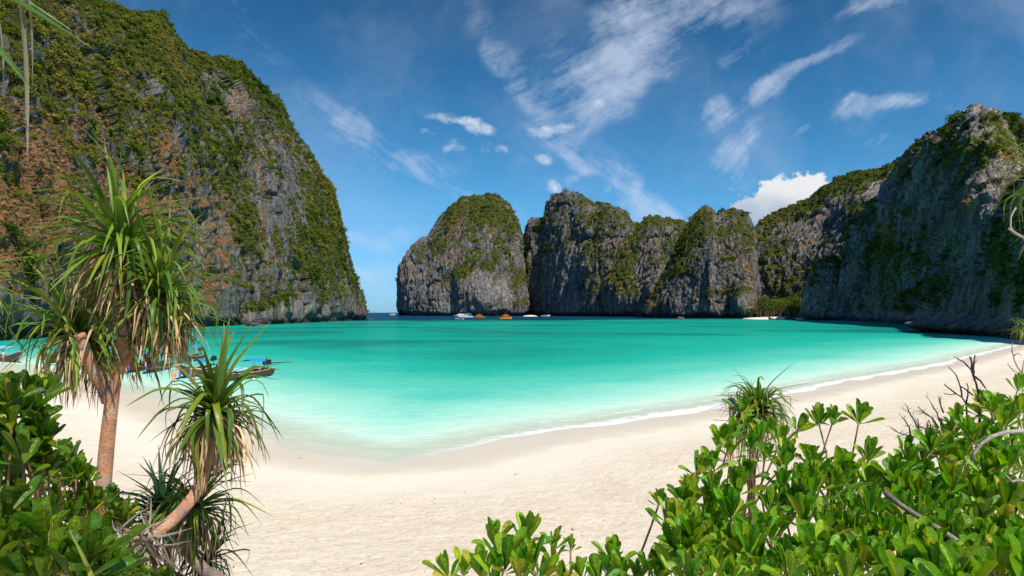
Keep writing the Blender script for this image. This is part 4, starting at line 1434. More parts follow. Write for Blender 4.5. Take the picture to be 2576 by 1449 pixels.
shrub('beach_shrub', 'small yellow-green beach shrub standing alone against the open sand', None, (0.05, 3.1), [
    c8(550, 385, 1.05, 15), c8(800, 370, 1.15, 16), c8(1030, 410, .75, 12, 3.5), c8(1160, 435, .6, 12, 3.6), c8(1020, 520, .8, 8), c8(640, 560, 1.3, 12, 2.9), c8(850, 590, 1.3, 12, 2.9), c8(760, 640, 1.2, 12, 2.8),
    c8(160, 640, .95, 12, 3.0), c8(300, 620, .9, 10, 3.2), c8(450, 640, 1.1, 12, 3.0), c8(560, 700, 1.1, 10, 2.9), c8(920, 660, 1.0, 12, 3.1), c8(700, 460, .8, 7)], 9, yellow=.20)
shrub('beach_shrub', 'low upright green beach shrub at the lower edge right of the lone shrub', None, (0.62, 3.0), [
    c8(1240, 650, .85, 13, 3.3), c8(1500, 540, 1.0, 15, 3.3), c8(1470, 640, 1.0, 12, 3.2), c8(1580, 660, .95, 13, 3.1), c8(1800, 590, .95, 14, 3.2), c8(1850, 680, .9, 12, 3.1), c8(1380, 690, .9, 12, 3.0), c8(1110, 700, .8, 10, 3.2), c8(1690, 690, .9, 12, 3.1)], 10, yellow=.10)


# --- left thicket: leaves deeper green, with the screw pines' shade put into their colour
def c2(x, y):
    return .4214 * x, 838 + .4214 * y


def tip2(x, y, D, s=1.0, n=14):
    qx, qy = c2(x, y)
    qy += 16
    return (qx, qy, D, 0.118 * s, n)


pL1 = [c2(*p) for p in [(-60, 330), (60, 300), (150, 420), (200, 520), (330, 620), (340, 760), (250, 900), (120, 1000), (-60, 1050)]]
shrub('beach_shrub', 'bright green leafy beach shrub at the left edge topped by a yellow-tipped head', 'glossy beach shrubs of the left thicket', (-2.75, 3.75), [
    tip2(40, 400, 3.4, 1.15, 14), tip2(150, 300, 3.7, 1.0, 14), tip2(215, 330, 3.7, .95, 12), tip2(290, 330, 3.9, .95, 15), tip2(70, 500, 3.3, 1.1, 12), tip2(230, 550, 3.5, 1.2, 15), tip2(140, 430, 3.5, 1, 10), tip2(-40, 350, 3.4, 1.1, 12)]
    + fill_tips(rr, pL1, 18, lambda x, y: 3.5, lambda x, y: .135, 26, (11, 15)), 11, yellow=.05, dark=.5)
pL2 = [c2(*p) for p in [(340, 700), (420, 720), (480, 790), (560, 880), (560, 1000), (480, 1200), (350, 1350), (200, 1300), (180, 1100), (250, 900)]]
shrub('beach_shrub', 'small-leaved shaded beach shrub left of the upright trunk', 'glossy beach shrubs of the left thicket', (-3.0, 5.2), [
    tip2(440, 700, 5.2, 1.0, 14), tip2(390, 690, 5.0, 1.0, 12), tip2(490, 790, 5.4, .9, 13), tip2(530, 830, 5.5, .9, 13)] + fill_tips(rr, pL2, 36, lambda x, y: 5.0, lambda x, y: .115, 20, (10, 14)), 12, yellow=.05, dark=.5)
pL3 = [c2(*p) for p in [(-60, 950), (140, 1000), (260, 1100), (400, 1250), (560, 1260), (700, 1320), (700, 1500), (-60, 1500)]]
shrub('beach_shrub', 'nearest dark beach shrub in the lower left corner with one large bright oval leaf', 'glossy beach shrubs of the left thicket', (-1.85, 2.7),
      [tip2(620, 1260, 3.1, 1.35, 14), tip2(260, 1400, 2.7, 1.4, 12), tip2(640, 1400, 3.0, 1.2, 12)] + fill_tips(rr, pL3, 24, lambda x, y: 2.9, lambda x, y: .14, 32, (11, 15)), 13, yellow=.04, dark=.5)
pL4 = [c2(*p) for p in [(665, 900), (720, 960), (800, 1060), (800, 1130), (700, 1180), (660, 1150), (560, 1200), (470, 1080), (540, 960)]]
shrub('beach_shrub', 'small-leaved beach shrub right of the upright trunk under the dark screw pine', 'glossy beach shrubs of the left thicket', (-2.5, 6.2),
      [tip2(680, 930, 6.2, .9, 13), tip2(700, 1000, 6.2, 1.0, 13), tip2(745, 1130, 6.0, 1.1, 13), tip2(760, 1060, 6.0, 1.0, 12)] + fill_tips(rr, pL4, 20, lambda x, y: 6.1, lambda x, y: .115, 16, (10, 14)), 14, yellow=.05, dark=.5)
pL5 = [c2(*p) for p in [(700, 1330), (900, 1350), (1000, 1420), (1000, 1500), (640, 1500)]]
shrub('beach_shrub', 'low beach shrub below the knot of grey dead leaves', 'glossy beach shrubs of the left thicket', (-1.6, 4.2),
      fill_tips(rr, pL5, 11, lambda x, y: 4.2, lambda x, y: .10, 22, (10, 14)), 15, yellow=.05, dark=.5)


# ------------------------------------------------------------------ screw pines
def trunk_mesh(pts, r0, r1, mat, root, name, e, n=16, step=0.011, rings=True):
    # dense centre line by Catmull-Rom
    P = [Vector(p) for p in pts]
    P = [P[0] * 2 - P[1]] + P + [P[-1] * 2 - P[-2]]
    line = []
    for i in range(1, len(P) - 2):
        L = (P[i + 1] - P[i]).length
        m = max(2, int(L / step))
        for k in range(m):
            t = k / m
            a, b, c, d = P[i - 1], P[i], P[i + 1], P[i + 2]
            line.append(0.5 * ((2 * b) + (c - a) * t + (2 * a - 5 * b + 4 * c - d) * t * t + (3 * b - a - 3 * c + d) * t ** 3))
    line.append(P[-2])
    N = len(line)
    mb = MB()
    rad = []
    for i in range(N):
        t = i / (N - 1)
        rr_ = r0 + (r1 - r0) * t
        rad.append(rr_ * (1 + (0.005 * (1 if i % 4 == 0 else 0)) + 0.05 * math.sin(i * 0.043 + r0 * 90)))
    mb.tube([p - root for p in line], rad, n)
    o = mb.build(name, mat, e, smooth=True)
    at = o.data.attributes.new('run', 'FLOAT', 'POINT')
    vals = []
    s = 0
    for i in range(N):
        if i: s += (line[i] - line[i - 1]).length
        vals += [s] * n
    at.data.foreach_set('value', np.array(vals, np.float32))
    return o


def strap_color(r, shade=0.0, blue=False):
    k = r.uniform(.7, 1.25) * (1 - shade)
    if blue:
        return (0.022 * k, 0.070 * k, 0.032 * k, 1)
    if r.random() < .10:
        return (.24 * k, .25 * k, .03, 1)
    w = r.random() ** 2
    return ((0.095 + .15 * w) * k, (0.190 + .11 * w) * k, (0.024) * k, 1)


def dry_color(r, grey=0.0):
    k = r.uniform(.55, 1.15)
    c = Vector((.68, .46, .27)) * (1 - grey) + Vector((.33, .29, .25)) * grey
    if r.random() < .25:
        c = Vector((.16, .105, .065))
    return (c.x * k, c.y * k, c.z * k, 1)


def head(r, c, axis, L, n, ndry, spread=1.0, emax=86, shade=0.0, blue=False, grey=0.0, emin=-25, drylen=0.9, wide=1.0):
    """leaves of one crown: returns green and dry (mesh, matrix, colour) lists"""
    g, d = [], []
    A = axis.normalized()
    tiltq = Vector((0, 0, 1)).rotation_difference(A)
    keys = sorted(STRAPS.keys())
    for i in range(n):
        t = i / max(1, n - 1)
        el = emax - (emax - emin) * t ** 0.85 * spread + r.uniform(-8, 8)
        e = min(keys, key=lambda k: abs(k - el))
        az = i * 2.3999 + r.uniform(-.25, .25)
        ll = L * (1.12 - 0.24 * t) * r.uniform(.70, 1.15)
        tq = tiltq.copy()
        w = 0.65 if e > 30 else 0.3
        tq = Vector((0, 0, 1)).rotation_difference((Vector((0, 0, 1)) * (1 - w) + A * w).normalized())
        R = (tq.to_matrix() @ Matrix.Rotation(az, 3, 'Z') @ Matrix.Rotation(r.uniform(-.25, .25), 3, 'X'))
        S = Matrix.Diagonal((ll, ll * wide * r.uniform(.85, 1.1), ll))
        M = (R @ S).to_4x4()
        M.translation = c - A * (0.16 * L * t) + R @ Vector((0.02, 0, 0))
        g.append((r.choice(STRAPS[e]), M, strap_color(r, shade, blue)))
    for i in range(ndry):
        az = r.uniform(0, 6.283)
        ll = L * drylen * r.uniform(.55, 1.1)
        R = Matrix.Rotation(az, 3, 'Z') @ Matrix.Rotation(r.uniform(-.3, .3), 3, 'X')
        M = (R @ Matrix.Diagonal((ll, ll, ll))).to_4x4()
        M.translation = c - A * (L * r.uniform(.12, .32)) + R @ Vector((0.03, 0, 0))
        d.append((r.choice(DRY_STRAPS), M, dry_color(r, grey)))
    return g, d


def near_sort(items):
    return sorted(items, key=lambda a: (0 if (-80 < CXQ + FQ * a[1].translation.x / a[1].translation.y < 2650) else 1, a[1].translation.y - 0.4 * abs(a[1].to_scale().x)))


def finish_pine(e, root, green, dry, limg=290, limd=200):
    inv = Matrix.Translation(-root)
    green = near_sort(green)
    dry = near_sort(dry)
    for me, M, c in green[:limg]:
        place(me, 'leaf', M, c, e, inv)
    if len(green) > limg:
        join_meshes(green[limg:], 'inner_leaves', M_STRAP_J, e, inv)
    for me, M, c in dry[:limd]:
        place(me, 'dead_leaf', M, c, e, inv)
    if len(dry) > limd:
        join_meshes(dry[limd:], 'inner_dead_leaves', M_DRY_J, e, inv)
    print(e.name, len(green), len(dry))


def ground_at(qx, D):
    x = (qx - CXQ) / FQ * D
    return Vector((x, D, gz(x, D) - 0.08))


r = random.Random(5)
# the tall three-crowned one
D = 6.3
root = ground_at(246, D)
e = empty('screw_pine', root)
tag(e, 'tall three-crowned screw pine with an upright forked ringed trunk', 'screw pine')
t0 = [root, Q(250, 1400, D), Q(256, 1300, D), Q(262, 1200, D), Q(272, 1090, D), Q(284, 990, D), Q(295, 930, D)]
trunk_mesh(t0, 0.072, 0.060, M_TRUNK, root, 'trunk', e)
trunk_mesh([Q(288, 965, D), Q(302, 905, D), Q(309, 850, D), Q(310, 780, D), Q(312, 690, D), Q(308, 610, D)], 0.058, 0.045, M_TRUNK, root, 'branch', e)
trunk_mesh([Q(290, 955, D), Q(312, 905, D + .05), Q(340, 868, D + .1), Q(372, 838, D + .1), Q(398, 800, D + .05), Q(408, 745, D)], 0.056, 0.044, M_TRUNK, root, 'branch', e)
trunk_mesh([Q(272, 1010, D), Q(258, 972, D - .05), Q(243, 945, D - .1), Q(228, 915, D - .15), Q(214, 880, D - .2), Q(200, 840, D - .25)], 0.060, 0.045, M_TRUNK, root, 'branch', e)
trunk_mesh([Q(345, 866, D + .1), Q(385, 862, D + .15), Q(425, 858, D + .2), Q(450, 840, D + .2)], 0.05, 0.04, M_TRUNK_GREY, root, 'branch', e)
G_, D_ = [], []
for args in [((306, 606), (-.05, -.1, 1), .96, 150, 150, .96), ((405, 725), (.12, -.15, 1), 0.80, 115, 150, .98), ((192, 822), (-.45, -.2, .85), 0.84, 100, 160, 1.0), ((440, 822), (.5, 0, .6), 0.52, 30, 60, 1.0)]:
    (qx, qy), ax, L, n, nd, sp = args
    g, d = head(r, Q(qx, qy, D), Vector(ax), L, n, nd, sp, drylen=0.80)
    G_ += g
    D_ += d
# skirt of dead leaves down the main stem
for k in range(12):
    az = r.uniform(0, 6.283)
    ll = r.uniform(.4, .8)
    R = Matrix.Rotation(az, 3, 'Z') @ Matrix.Rotation(r.uniform(-.3, .3), 3, 'X')
    M = (R @ Matrix.Diagonal((ll, ll, ll))).to_4x4()
    M.translation = Q(r.choice([310, 312, 225, 400]) + r.uniform(-8, 8), r.uniform(680, 850), D) + R @ Vector((0.05, 0, 0))
    D_.append((r.choice(DRY_STRAPS), M, dry_color(r)))
finish_pine(e, root, G_, D_, 295, 298)

# the leaning one with the curved orange trunk
D = 5.3
root = ground_at(290, 4.6)
e = empty('screw_pine', root)
tag(e, 'screw pine leaning right on a curved orange trunk with a wrap of grey dead leaves', 'screw pine')
trunk_mesh([root, Q(250, 1445, 4.6), Q(315, 1388, 4.85), Q(365, 1356, 4.95), Q(407, 1330, 5.0), Q(450, 1292, 5.1), Q(490, 1243, 5.2), Q(509, 1200, 5.25), Q(518, 1150, D), Q(528, 1095, D), Q(541, 1040, D)], 0.058, 0.044, M_TRUNK, root, 'trunk', e)
trunk_mesh([Q(520, 1110, D), Q(548, 1085, D + .05), Q(575, 1062, D + .1)], 0.035, 0.025, M_TRUNK_GREY, root, 'branch', e)
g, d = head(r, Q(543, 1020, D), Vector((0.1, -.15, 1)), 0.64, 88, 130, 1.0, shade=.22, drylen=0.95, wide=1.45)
g2, d2 = head(r, Q(585, 1052, D + .1), Vector((.7, 0, .5)), 0.34, 12, 30, 1.0, drylen=1.1)
# grey wrap
for k in range(85):
    a = r.uniform(0, 6.283)
    ll = r.uniform(.16, .42)
    ax = Vector((r.gauss(0, 1), r.gauss(0, 1), r.gauss(0, 1))).normalized()
    R = Matrix.Rotation(a, 3, ax)
    M = (R @ Matrix.Diagonal((ll, ll * 1.4, ll))).to_4x4()
    M.translation = Q(340 + r.uniform(-36, 34), 1372 + r.uniform(-22, 26), 4.86 + r.uniform(-.1, .06))
    d2.append((r.choice(DRY_STRAPS), M, dry_color(r, 0.95)))
for k in range(26):
    a = r.uniform(0, 6.283)
    ll = r.uniform(.3, .55)
    R = Matrix.Rotation(a, 3, 'Z')
    M = (R @ Matrix.Diagonal((ll, ll, ll))).to_4x4()
    M.translation = Q(330 + r.uniform(-40, 44), 1385 + r.uniform(-10, 14), 4.8)
    d2.append((r.choice(DRY_STRAPS[4:]), M, dry_color(r, 0.8)))
finish_pine(e, root, g + g2, d + d2, 290, 240)

# dark low ones behind the curved trunk
D = 6.6
root = ground_at(430, D)
e = empty('screw_pine', root)
tag(e, 'low bluish dark screw pine bush in shade behind the curved trunk', 'screw pine')
trunk_mesh([root, Q(425, 1400, D), Q(415, 1290, D)], 0.06, 0.045, M_TRUNK_GREY, root, 'trunk', e)
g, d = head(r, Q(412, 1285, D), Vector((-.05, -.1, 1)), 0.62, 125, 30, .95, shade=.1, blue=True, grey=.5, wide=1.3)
finish_pine(e, root, g, d)
D = 5.6
root = ground_at(600, D - .3)
e = empty('screw_pine', root)
tag(e, 'drooping screw pine on a grey slanting trunk at the lower edge beside open sand', 'screw pine')
trunk_mesh([root, Q(560, 1480, D - .2), Q(520, 1440, D - .1), Q(480, 1398, D), Q(463, 1360, D), Q(468, 1310, D), Q(488, 1275, D)], 0.055, 0.045, M_TRUNK_GREY, root, 'trunk', e)
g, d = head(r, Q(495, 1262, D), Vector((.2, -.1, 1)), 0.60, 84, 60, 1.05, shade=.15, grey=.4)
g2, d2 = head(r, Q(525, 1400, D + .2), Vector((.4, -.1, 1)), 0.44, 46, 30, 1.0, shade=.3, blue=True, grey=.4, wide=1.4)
finish_pine(e, root, g + g2, d + d2, 290, 200)

# edges of the picture
D = 6.8
root = ground_at(-95, D)
e = empty('screw_pine', root)
tag(e, 'screw pine partly out of view at the left edge beside the tall one', 'screw pine')
trunk_mesh([root, Q(-90, 1200, D), Q(-80, 1000, D), Q(-72, 800, D), Q(-70, 720, D)], 0.085, 0.055, M_TRUNK, root, 'trunk', e)
g, d = head(r, Q(-70, 705, D), Vector((0.05, 0, 1)), 0.60, 80, 30, 1.0)
g2, d2 = head(r, Q(-60, 800, D), Vector((0.1, 0, 1)), 0.42, 40, 26, 1.0)
finish_pine(e, root, g + g2, d + d2, 290, 200)
D = 3.4
root = ground_at(-420, D)
e = empty('screw_pine', root)
tag(e, 'screw pine overhead at the upper left corner, only leaf ends hanging in', 'screw pine')
trunk_mesh([root, Q(-410, 1000, D), Q(-380, 500, D), Q(-300, 120, D), Q(-230, -20, D)], 0.085, 0.05, M_TRUNK, root, 'trunk', e)
g, d = [], []
for (ax, ay, bx_, by_, kk, wd) in [(-150, -60, 200, 95, 0, 1.5), (-110, 60, 105, 200, 3, 1.7), (-120, -90, 130, 60, 2, 1.3), (-190, 120, -20, 300, 1, 1.3)]:
    a_, b_ = Q(ax, ay, D), Q(bx_, by_, D)
    L = (b_ - a_).length / 0.93
    M = leaf_matrix(a_, (b_ - a_), Vector((0, -.5, 1)), L)
    me = STRAPS[0][0]
    flat_leaf = strap_leaf(300 + kk, 0.12, 0.30, 0.5, M_STRAP, w0=0.030 * wd)
    g.append((flat_leaf, M, (.055, .12, .022, 1)))
for (ax, ay, L) in [(44, -30, 0.86), (66, -40, 0.52), (-2, 60, 0.36), (50, 0, .3)]:
    fl = strap_leaf(320 + ax, math.radians(-84), 0.08, 0.5, M_DRY, w0=0.022, dry=False)
    M = Matrix.Rotation(1.2, 4, 'Z') @ Matrix.Diagonal((L, L, L, 1))
    M.translation = Q(ax, ay, D)
    d.append((fl, M, (0.26, .22, .17, 1)))
g3, d3 = head(r, Q(-230, -60, D), Vector((0, 0, 1)), 0.30, 40, 6, 1.0)
finish_pine(e, root, g + g3, d + d3)
# joint twig that carries the hanging dead ends
D = 6.2
root = ground_at(2720, D)
e = empty('screw_pine', root)
tag(e, 'screw pine at the right edge, thin bright leaves above a bare grey limb', 'screw pine')
trunk_mesh([root, Q(2715, 1000, D), Q(2700, 700, D), Q(2660, 520, D), Q(2635, 455, D)], 0.085, 0.05, M_TRUNK, root, 'trunk', e)
g, d = head(r, Q(2630, 450, D), Vector((-.1, 0, 1)), 0.56, 90, 20, 1.0, wide=.75)
g2, d2 = head(r, Q(2645, 560, D), Vector((-.4, 0, 1)), 0.40, 30, 16, 1.0, wide=.75)
mb = MB()
for pts in ([(2690, 655), (2620, 625), (2576, 598), (2550, 585), (2542, 570), (2543, 545), (2556, 522)], [(2680, 640), (2600, 612), (2560, 590), (2537, 575)]):
    mb.tube([Q(x, y, D - .1) - root for x, y in pts], [0.014 - .0014 * i for i in range(len(pts))], 8)
mb.build('limb', M_BLEACH, e, True)
finish_pine(e, root, g + g2, d + d2)
# small one behind the right thicket
D = 9.0
root = ground_at(1895, D)
e = empty('screw_pine', root)
tag(e, 'small screw pine standing on the sand behind the right-hand shrubs', 'screw pine')
trunk_mesh([root, Q(1892, 1200, D), Q(1898, 1100, D), Q(1906, 1035, D)], 0.06, 0.045, M_TRUNK_GREY, root, 'trunk', e)
g, d = head(r, Q(1908, 1022, D), Vector((0.05, 0, 1)), 0.62, 190, 30, 1.0, emax=66, shade=.1, wide=1.25)
g2, d2 = head(r, Q(1880, 1060, D), Vector((-.2, 0, 1)), 0.62, 30, 40, 1.1, shade=.3, emin=-25)
finish_pine(e, root, g + g2, d + d2)
# tuft above the dead twigs at the right edge
D = 7.2
root = ground_at(2640, D)
e = empty('screw_pine', root)
tag(e, 'small screw pine tuft at the right edge over a dry bent twig', 'screw pine')
trunk_mesh([root, Q(2636, 1000, D), Q(2615, 880, D), Q(2600, 838, D)], 0.03, 0.02, M_TRUNK_GREY, root, 'trunk', e)
g, d = head(r, Q(2592, 826, D), Vector((-.2, 0, .8)), 0.24, 50, 10, 1.2)
g2, d2 = head(r, Q(2566, 832, D), Vector((-.3, 0, .8)), 0.17, 36, 8, 1.2)
finish_pine(e, root, g + g2, d + d2)


# ------------------------------------------------------------------ dead twigs and branches
def twig_tree(label, starts, D, seed, mat=M_TWIG, r0=0.010, depth=3, name='dead_shrub', cat='dead shrub', spread=.6):
    r = random.Random(seed)
    root = ground_at(starts[0][0][0], D)
    e = empty(name, root)
    tag(e, label, cat)

    def grow(mb, p, d, L, rad, lev):
        pts = [p]
        n = 5
        for i in range(n):
            d = (d + Vector((r.gauss(0, .16), r.gauss(0, .12), r.gauss(0.03, .13)))).normalized()
            p = p + d * L / n
            pts.append(p)
            if lev > 0 and i >= 1 and r.random() < .62:
                sd = (d + Vector((r.gauss(0, spread), r.gauss(0, .4), r.gauss(.1, spread)))).normalized()
                grow(mb, p, sd, L * r.uniform(.4, .65), rad * .55 * (1 - i / n * .5), lev - 1)
        mb.tube([q - root for q in pts], [rad * (1 - .75 * i / n) for i in range(n + 1)], 5)
    for st in starts:
        mb = MB()
        pts = [Q(x, y, D) for x, y in st[:-1]] if len(st) > 2 else [Q(*st[0], D)]
        end = Q(*st[-1], D)
        pts.append(end)
        mb.tube([q - root for q in pts], [r0 * (1 - .6 * i / len(pts)) for i in range(len(pts))], 6)
        for i in range(1, len(pts)):
            for _ in range(2 if depth > 1 else 1):
                t = r.random()
                p = pts[i - 1].lerp(pts[i], t)
                dd = (pts[i] - pts[i - 1]).normalized()
                sd = (dd + Vector((r.gauss(0, spread), r.gauss(0, .4), r.gauss(.2, spread)))).normalized()
                grow(mb, p, sd, (pts[i] - pts[i - 1]).length * r.uniform(.5, .95), r0 * .42, depth - 1)
        mb.build('branch', mat, e, True)
    # the foot, down to the ground
    mb = MB()
    f = Q(*starts[0][0], D)
    mb.tube([Vector((0, 0, 0)), (f - root) * .5 + Vector((.05, 0, 0)), f - root], [r0 * 1.5, r0 * 1.3, r0], 6)
    mb.build('stem', mat, e, True)
    return e


def c7(x, y):      # reading of the right shrub detail
    return 2213.7 + .2315 * x, 872 + .2315 * y


twig_tree('bare forked black dead shrub standing tallest above the bright shrubs', [
    [c7(1070, 510), c7(1045, 400), c7(1015, 320), c7(990, 250), c7(910, 165), c7(835, 128)], [c7(1015, 320), c7(1015, 230), c7(1032, 90)], [c7(1030, 325), c7(1090, 370), c7(1145, 450)], [c7(995, 250), c7(1000, 180), c7(975, 105)]], 4.6, 1, depth=1, r0=.0075, spread=.3)
twig_tree('thin dark dead shrub left of the tall forked one', [
    [c7(940, 680), c7(935, 620), c7(890, 550), c7(830, 515), c7(770, 520), c7(700, 512)], [c7(830, 515), c7(760, 460), c7(700, 412)], [c7(935, 620), c7(955, 530), c7(958, 440), c7(945, 400)],
    [c7(890, 550), c7(885, 480), c7(865, 410), c7(830, 310), c7(747, 220)], [c7(1010, 530), c7(940, 470), c7(875, 430)]], 4.9, 2, depth=1, r0=.006, spread=.3)
twig_tree('sprawling reddish-brown dead shrub lying low over the sand', [
    [c7(640, 990), c7(560, 980), c7(450, 980), c7(330, 975), c7(200, 935), c7(120, 880)], [c7(450, 980), c7(420, 900), c7(370, 800), c7(310, 700), c7(295, 645)], [c7(330, 975), c7(320, 880), c7(270, 800), c7(240, 765)],
    [c7(640, 880), c7(560, 770), c7(480, 720), c7(410, 650)], [c7(700, 870), c7(640, 800), c7(620, 720), c7(550, 605)], [c7(600, 960), c7(520, 900), c7(430, 870), c7(380, 860)], [c7(690, 720), c7(660, 640), c7(640, 555)], [c7(440, 1080), c7(435, 980), c7(410, 780)]], 4.5, 3, depth=3, r0=.0055, spread=.6)
twig_tree('slender pale dead stem at the right edge below the small tuft', [
    [c7(1545, 290), c7(1490, 215), c7(1455, 130), c7(1435, 30), c7(1438, -40)], [c7(1545, 285), c7(1555, 210), c7(1560, 150)], [c7(1520, 285), c7(1450, 260), c7(1390, 195)], [c7(1450, 100), c7(1500, 70), c7(1530, 95)]], 5.4, 4, mat=M_BLEACH, depth=1, r0=.006, spread=.3)

mb = MB()
root = Q(2640, 1100, 3.6)
pts = [(2660, 1105), (2620, 1090), (2576, 1084), (2530, 1087), (2495, 1098), (2470, 1115), (2452, 1138), (2443, 1160)]
mb.tube([Q(x, y, 3.55) - root for x, y in pts], [.013, .013, .012, .011, .010, .009, .0085, .008], 9)
o = mb.build('bare_branch', M_BLEACH, None, True)
o.location = root
tag(o, 'arched bleached bare branch curving over the right-hand shrubs', 'branch')
mb = MB()
root = Q(2225, 1238, 3.2)
pts = [(2224, 1237), (2262, 1268), (2300, 1293), (2340, 1318), (2380, 1342), (2405, 1360), (2450, 1400), (2500, 1450)]
mb.tube([Q(x, y, 3.05 - .04 * i) - root for i, (x, y) in enumerate(pts)], [.011, .012, .012, .012, .012, .013, .013, .014], 8)
o = mb.build('bare_branch', M_TWIG, None, True)
o.data.materials.clear(); o.data.materials.append(bark_mat('grey_dead_wood', [(0.3, (0.10, .08, .07)), (0.5, (0.24, .21, .18)), (0.7, (.38, .35, .31))], scale=2))
o.location = root
tag(o, 'straight broken grey branch slanting down across the lower right shrubs', 'branch')
mb = MB()
root = Q(2600, 1210, 3.0)
pts = [(2600, 1215), (2560, 1208), (2546, 1212), (2534, 1200), (2528, 1195)]
mb.tube([Q(x, y, 2.8) - root for x, y in pts], [.006, .0055, .005, .0045, .004], 7)
o = mb.build('bare_branch', M_BLEACH, None, True)
o.location = root
tag(o, 'short thin white twig at the right edge among the shrubs', 'branch')
# withered brown leaves hanging in the sprawling dead shrub
mb = MB()
e_ = None
root = Q(2340, 1060, 4.45)
e_ = empty('withered_leaf_cluster', root)
tag(e_, 'withered red-brown leaf cluster caught in the sprawling dead shrub', 'dead leaves')
rr2 = random.Random(9)
for k in range(16):
    t = k / 15
    qx, qy = c7(525 + 110 * t + rr2.uniform(-14, 14), 790 + 190 * t + rr2.uniform(-14, 14))
    M = leaf_matrix(Q(qx, qy, 4.45), Vector((rr2.gauss(0, .5), rr2.gauss(0, .5), -1)), Vector((0, -1, .2)), rr2.uniform(.04, .07), rr2.uniform(-1.5, 1.5))
    place(rr2.choice(SHRUB_LEAVES), 'leaf', M, (.16, .055, .025, 1), e_, Matrix.Translation(-root))
# one long yellow strap leaf in the lower left, one in the lower centre
for (pts, D, lab, w, seed) in [([(172, 1330), (196, 1372), (222, 1420), (240, 1480)], 2.6, 'yellow-striped narrow leaf arching up in the lower left shrubs', .016, 1),
                               ([(1206, 1378), (1180, 1410), (1150, 1440), (1120, 1470)], 2.6, 'pale yellow-green strap leaf slanting beside the lone shrub at the lower edge', .018, 2)]:
    P_ = [Q(x, y, D) for x, y in pts]
    root = P_[-1]
    rows = []
    n = 12
    for i in range(n + 1):
        t = i / n
        p = bez(P_[3], P_[2], P_[1], P_[0], 12)[i]
        w_ = w * (1 - t) ** .6 + .0006
        sd = Vector((.8, .2, -.5)).normalized() if seed == 1 else Vector((.7, .1, .6)).normalized()
        rows.append([p - sd * w_ - root, p + Vector((0, .25 * w_, 0)) - root, p + sd * w_ - root])
    me = leaf_mesh('strap_leaf', M_STRAP, rows, None)
    o = bpy.data.objects.new('strap_leaf', me)
    COL.objects.link(o)
    o.location = root
    o.color = (.28, .30, .05, 1)
    tag(o, lab, 'leaf')


# ------------------------------------------------------------------ scraps of leaf and coral on the sand
def scrap_proto(name, seed, mat):
    r = random.Random(seed)
    mb = MB()
    for _ in range(1):
        rows = []
        for i in range(5):
            t = i / 4 - .5
            w_ = .22 * (1 - (2 * t) ** 2) + .03
            z = .12 + .35 * t * t + r.uniform(-.03, .03)
            rows.append([Vector((t, -w_, z + .08)), Vector((t, 0, z)), Vector((t, w_, z + .08))])
        mb.quadgrid(rows)
    return bpy.data.objects.new(name, mb.mesh(name, mat))


SCR = [scrap_proto('scrap_form', i, m) for i, m in enumerate([simple_mat('dry_leaf_scrap', (.30, .17, .09), .9), simple_mat('coral_scrap', (.62, .50, .38), .9), simple_mat('dark_scrap', (.14, .09, .06), .9)])]
n = 5200
qx_ = rng.uniform(-300, 2900, n)
yy_ = np.exp(rng.uniform(math.log(7), math.log(75), n))
xx_ = (qx_ - CXQ) / FQ * yy_
sd_ = shore_dist(xx_, yy_)
pat = fbm(np.stack([xx_ * .35, yy_ * .35, xx_ * 0], -1), 3, 8)
ok = (sd_ > 7.5) & (rng.uniform(size=n) < 0.35 + 1.1 * np.clip(pat, 0, 1)) | (np.abs(sd_ - 6.2 - pat * 2) < .35)
pts = np.stack([xx_, yy_, ground_z(xx_, yy_)], -1)[ok]
sz = rng.uniform(.02, .065, len(pts)) * np.where(rng.uniform(size=len(pts)) < .04, 2.0, 1)
scatter('beach_litter', pts, np.stack([sz, sz, sz], -1), rng.uniform(size=len(pts)), SCR, 'scattered brown leaf scraps and coral bits on the sand')

# ------------------------------------------------------------------ boats
BM = {}


def bmat(key, col, rough=.55, noise=.2, scale=3, **k):
    if key not in BM:
        BM[key] = simple_mat(key, col, rough, noise, scale, **k)
    return BM[key]


WOOD = bmat('varnished_wood', (.085, .036, .020))
DWOOD = bmat('dark_wood', (.085, .035, .022))
NAVY = bmat('navy_hull_paint', (.035, .035, .05))
WHITE = bmat('white_boat_paint', (.74, .74, .70), noise=.08)
PALE = bmat('pale_inner_paint', (.45, .36, .26))
TRIM_B = bmat('pale_blue_trim', (.18, .48, .66))
TRIM_O = bmat('tan_trim', (.62, .36, .18))
TRIM_R = bmat('red_trim', (.55, .10, .06))
CANVAS = bmat('blue_canvas', (.03, .22, .75), rough=.7, noise=.12)
CANVAS_P = bmat('pale_blue_canvas', (.25, .55, .85), rough=.7)
METAL = bmat('black_engine_metal', (.02, .02, .022), rough=.4)
STEEL = bmat('grey_steel', (.35, .36, .38), rough=.4, metal=.6)
RIB = [bmat('red_ribbon', (.75, .08, .04)), bmat('pink_ribbon', (.85, .28, .40)), bmat('blue_ribbon', (.07, .10, .45)), bmat('white_ribbon', (.8, .8, .8)), bmat('orange_ribbon', (.9, .38, .03)), bmat('yellow_ribbon', (.85, .65, .08))]
ORANGE = bmat('orange_boat_paint', (.78, .27, .02), noise=.12)
BROWNO = bmat('reddish_deck_wood', (.42, .15, .05))
GLASS = bmat('dark_window_glass', (.02, .03, .04), rough=.15, noise=.05)
TEAL = bmat('green_canvas', (.08, .35, .30))


def heading(a, b):
    d = b - a
    return math.atan2(d.y, d.x), math.hypot(d.x, d.y)


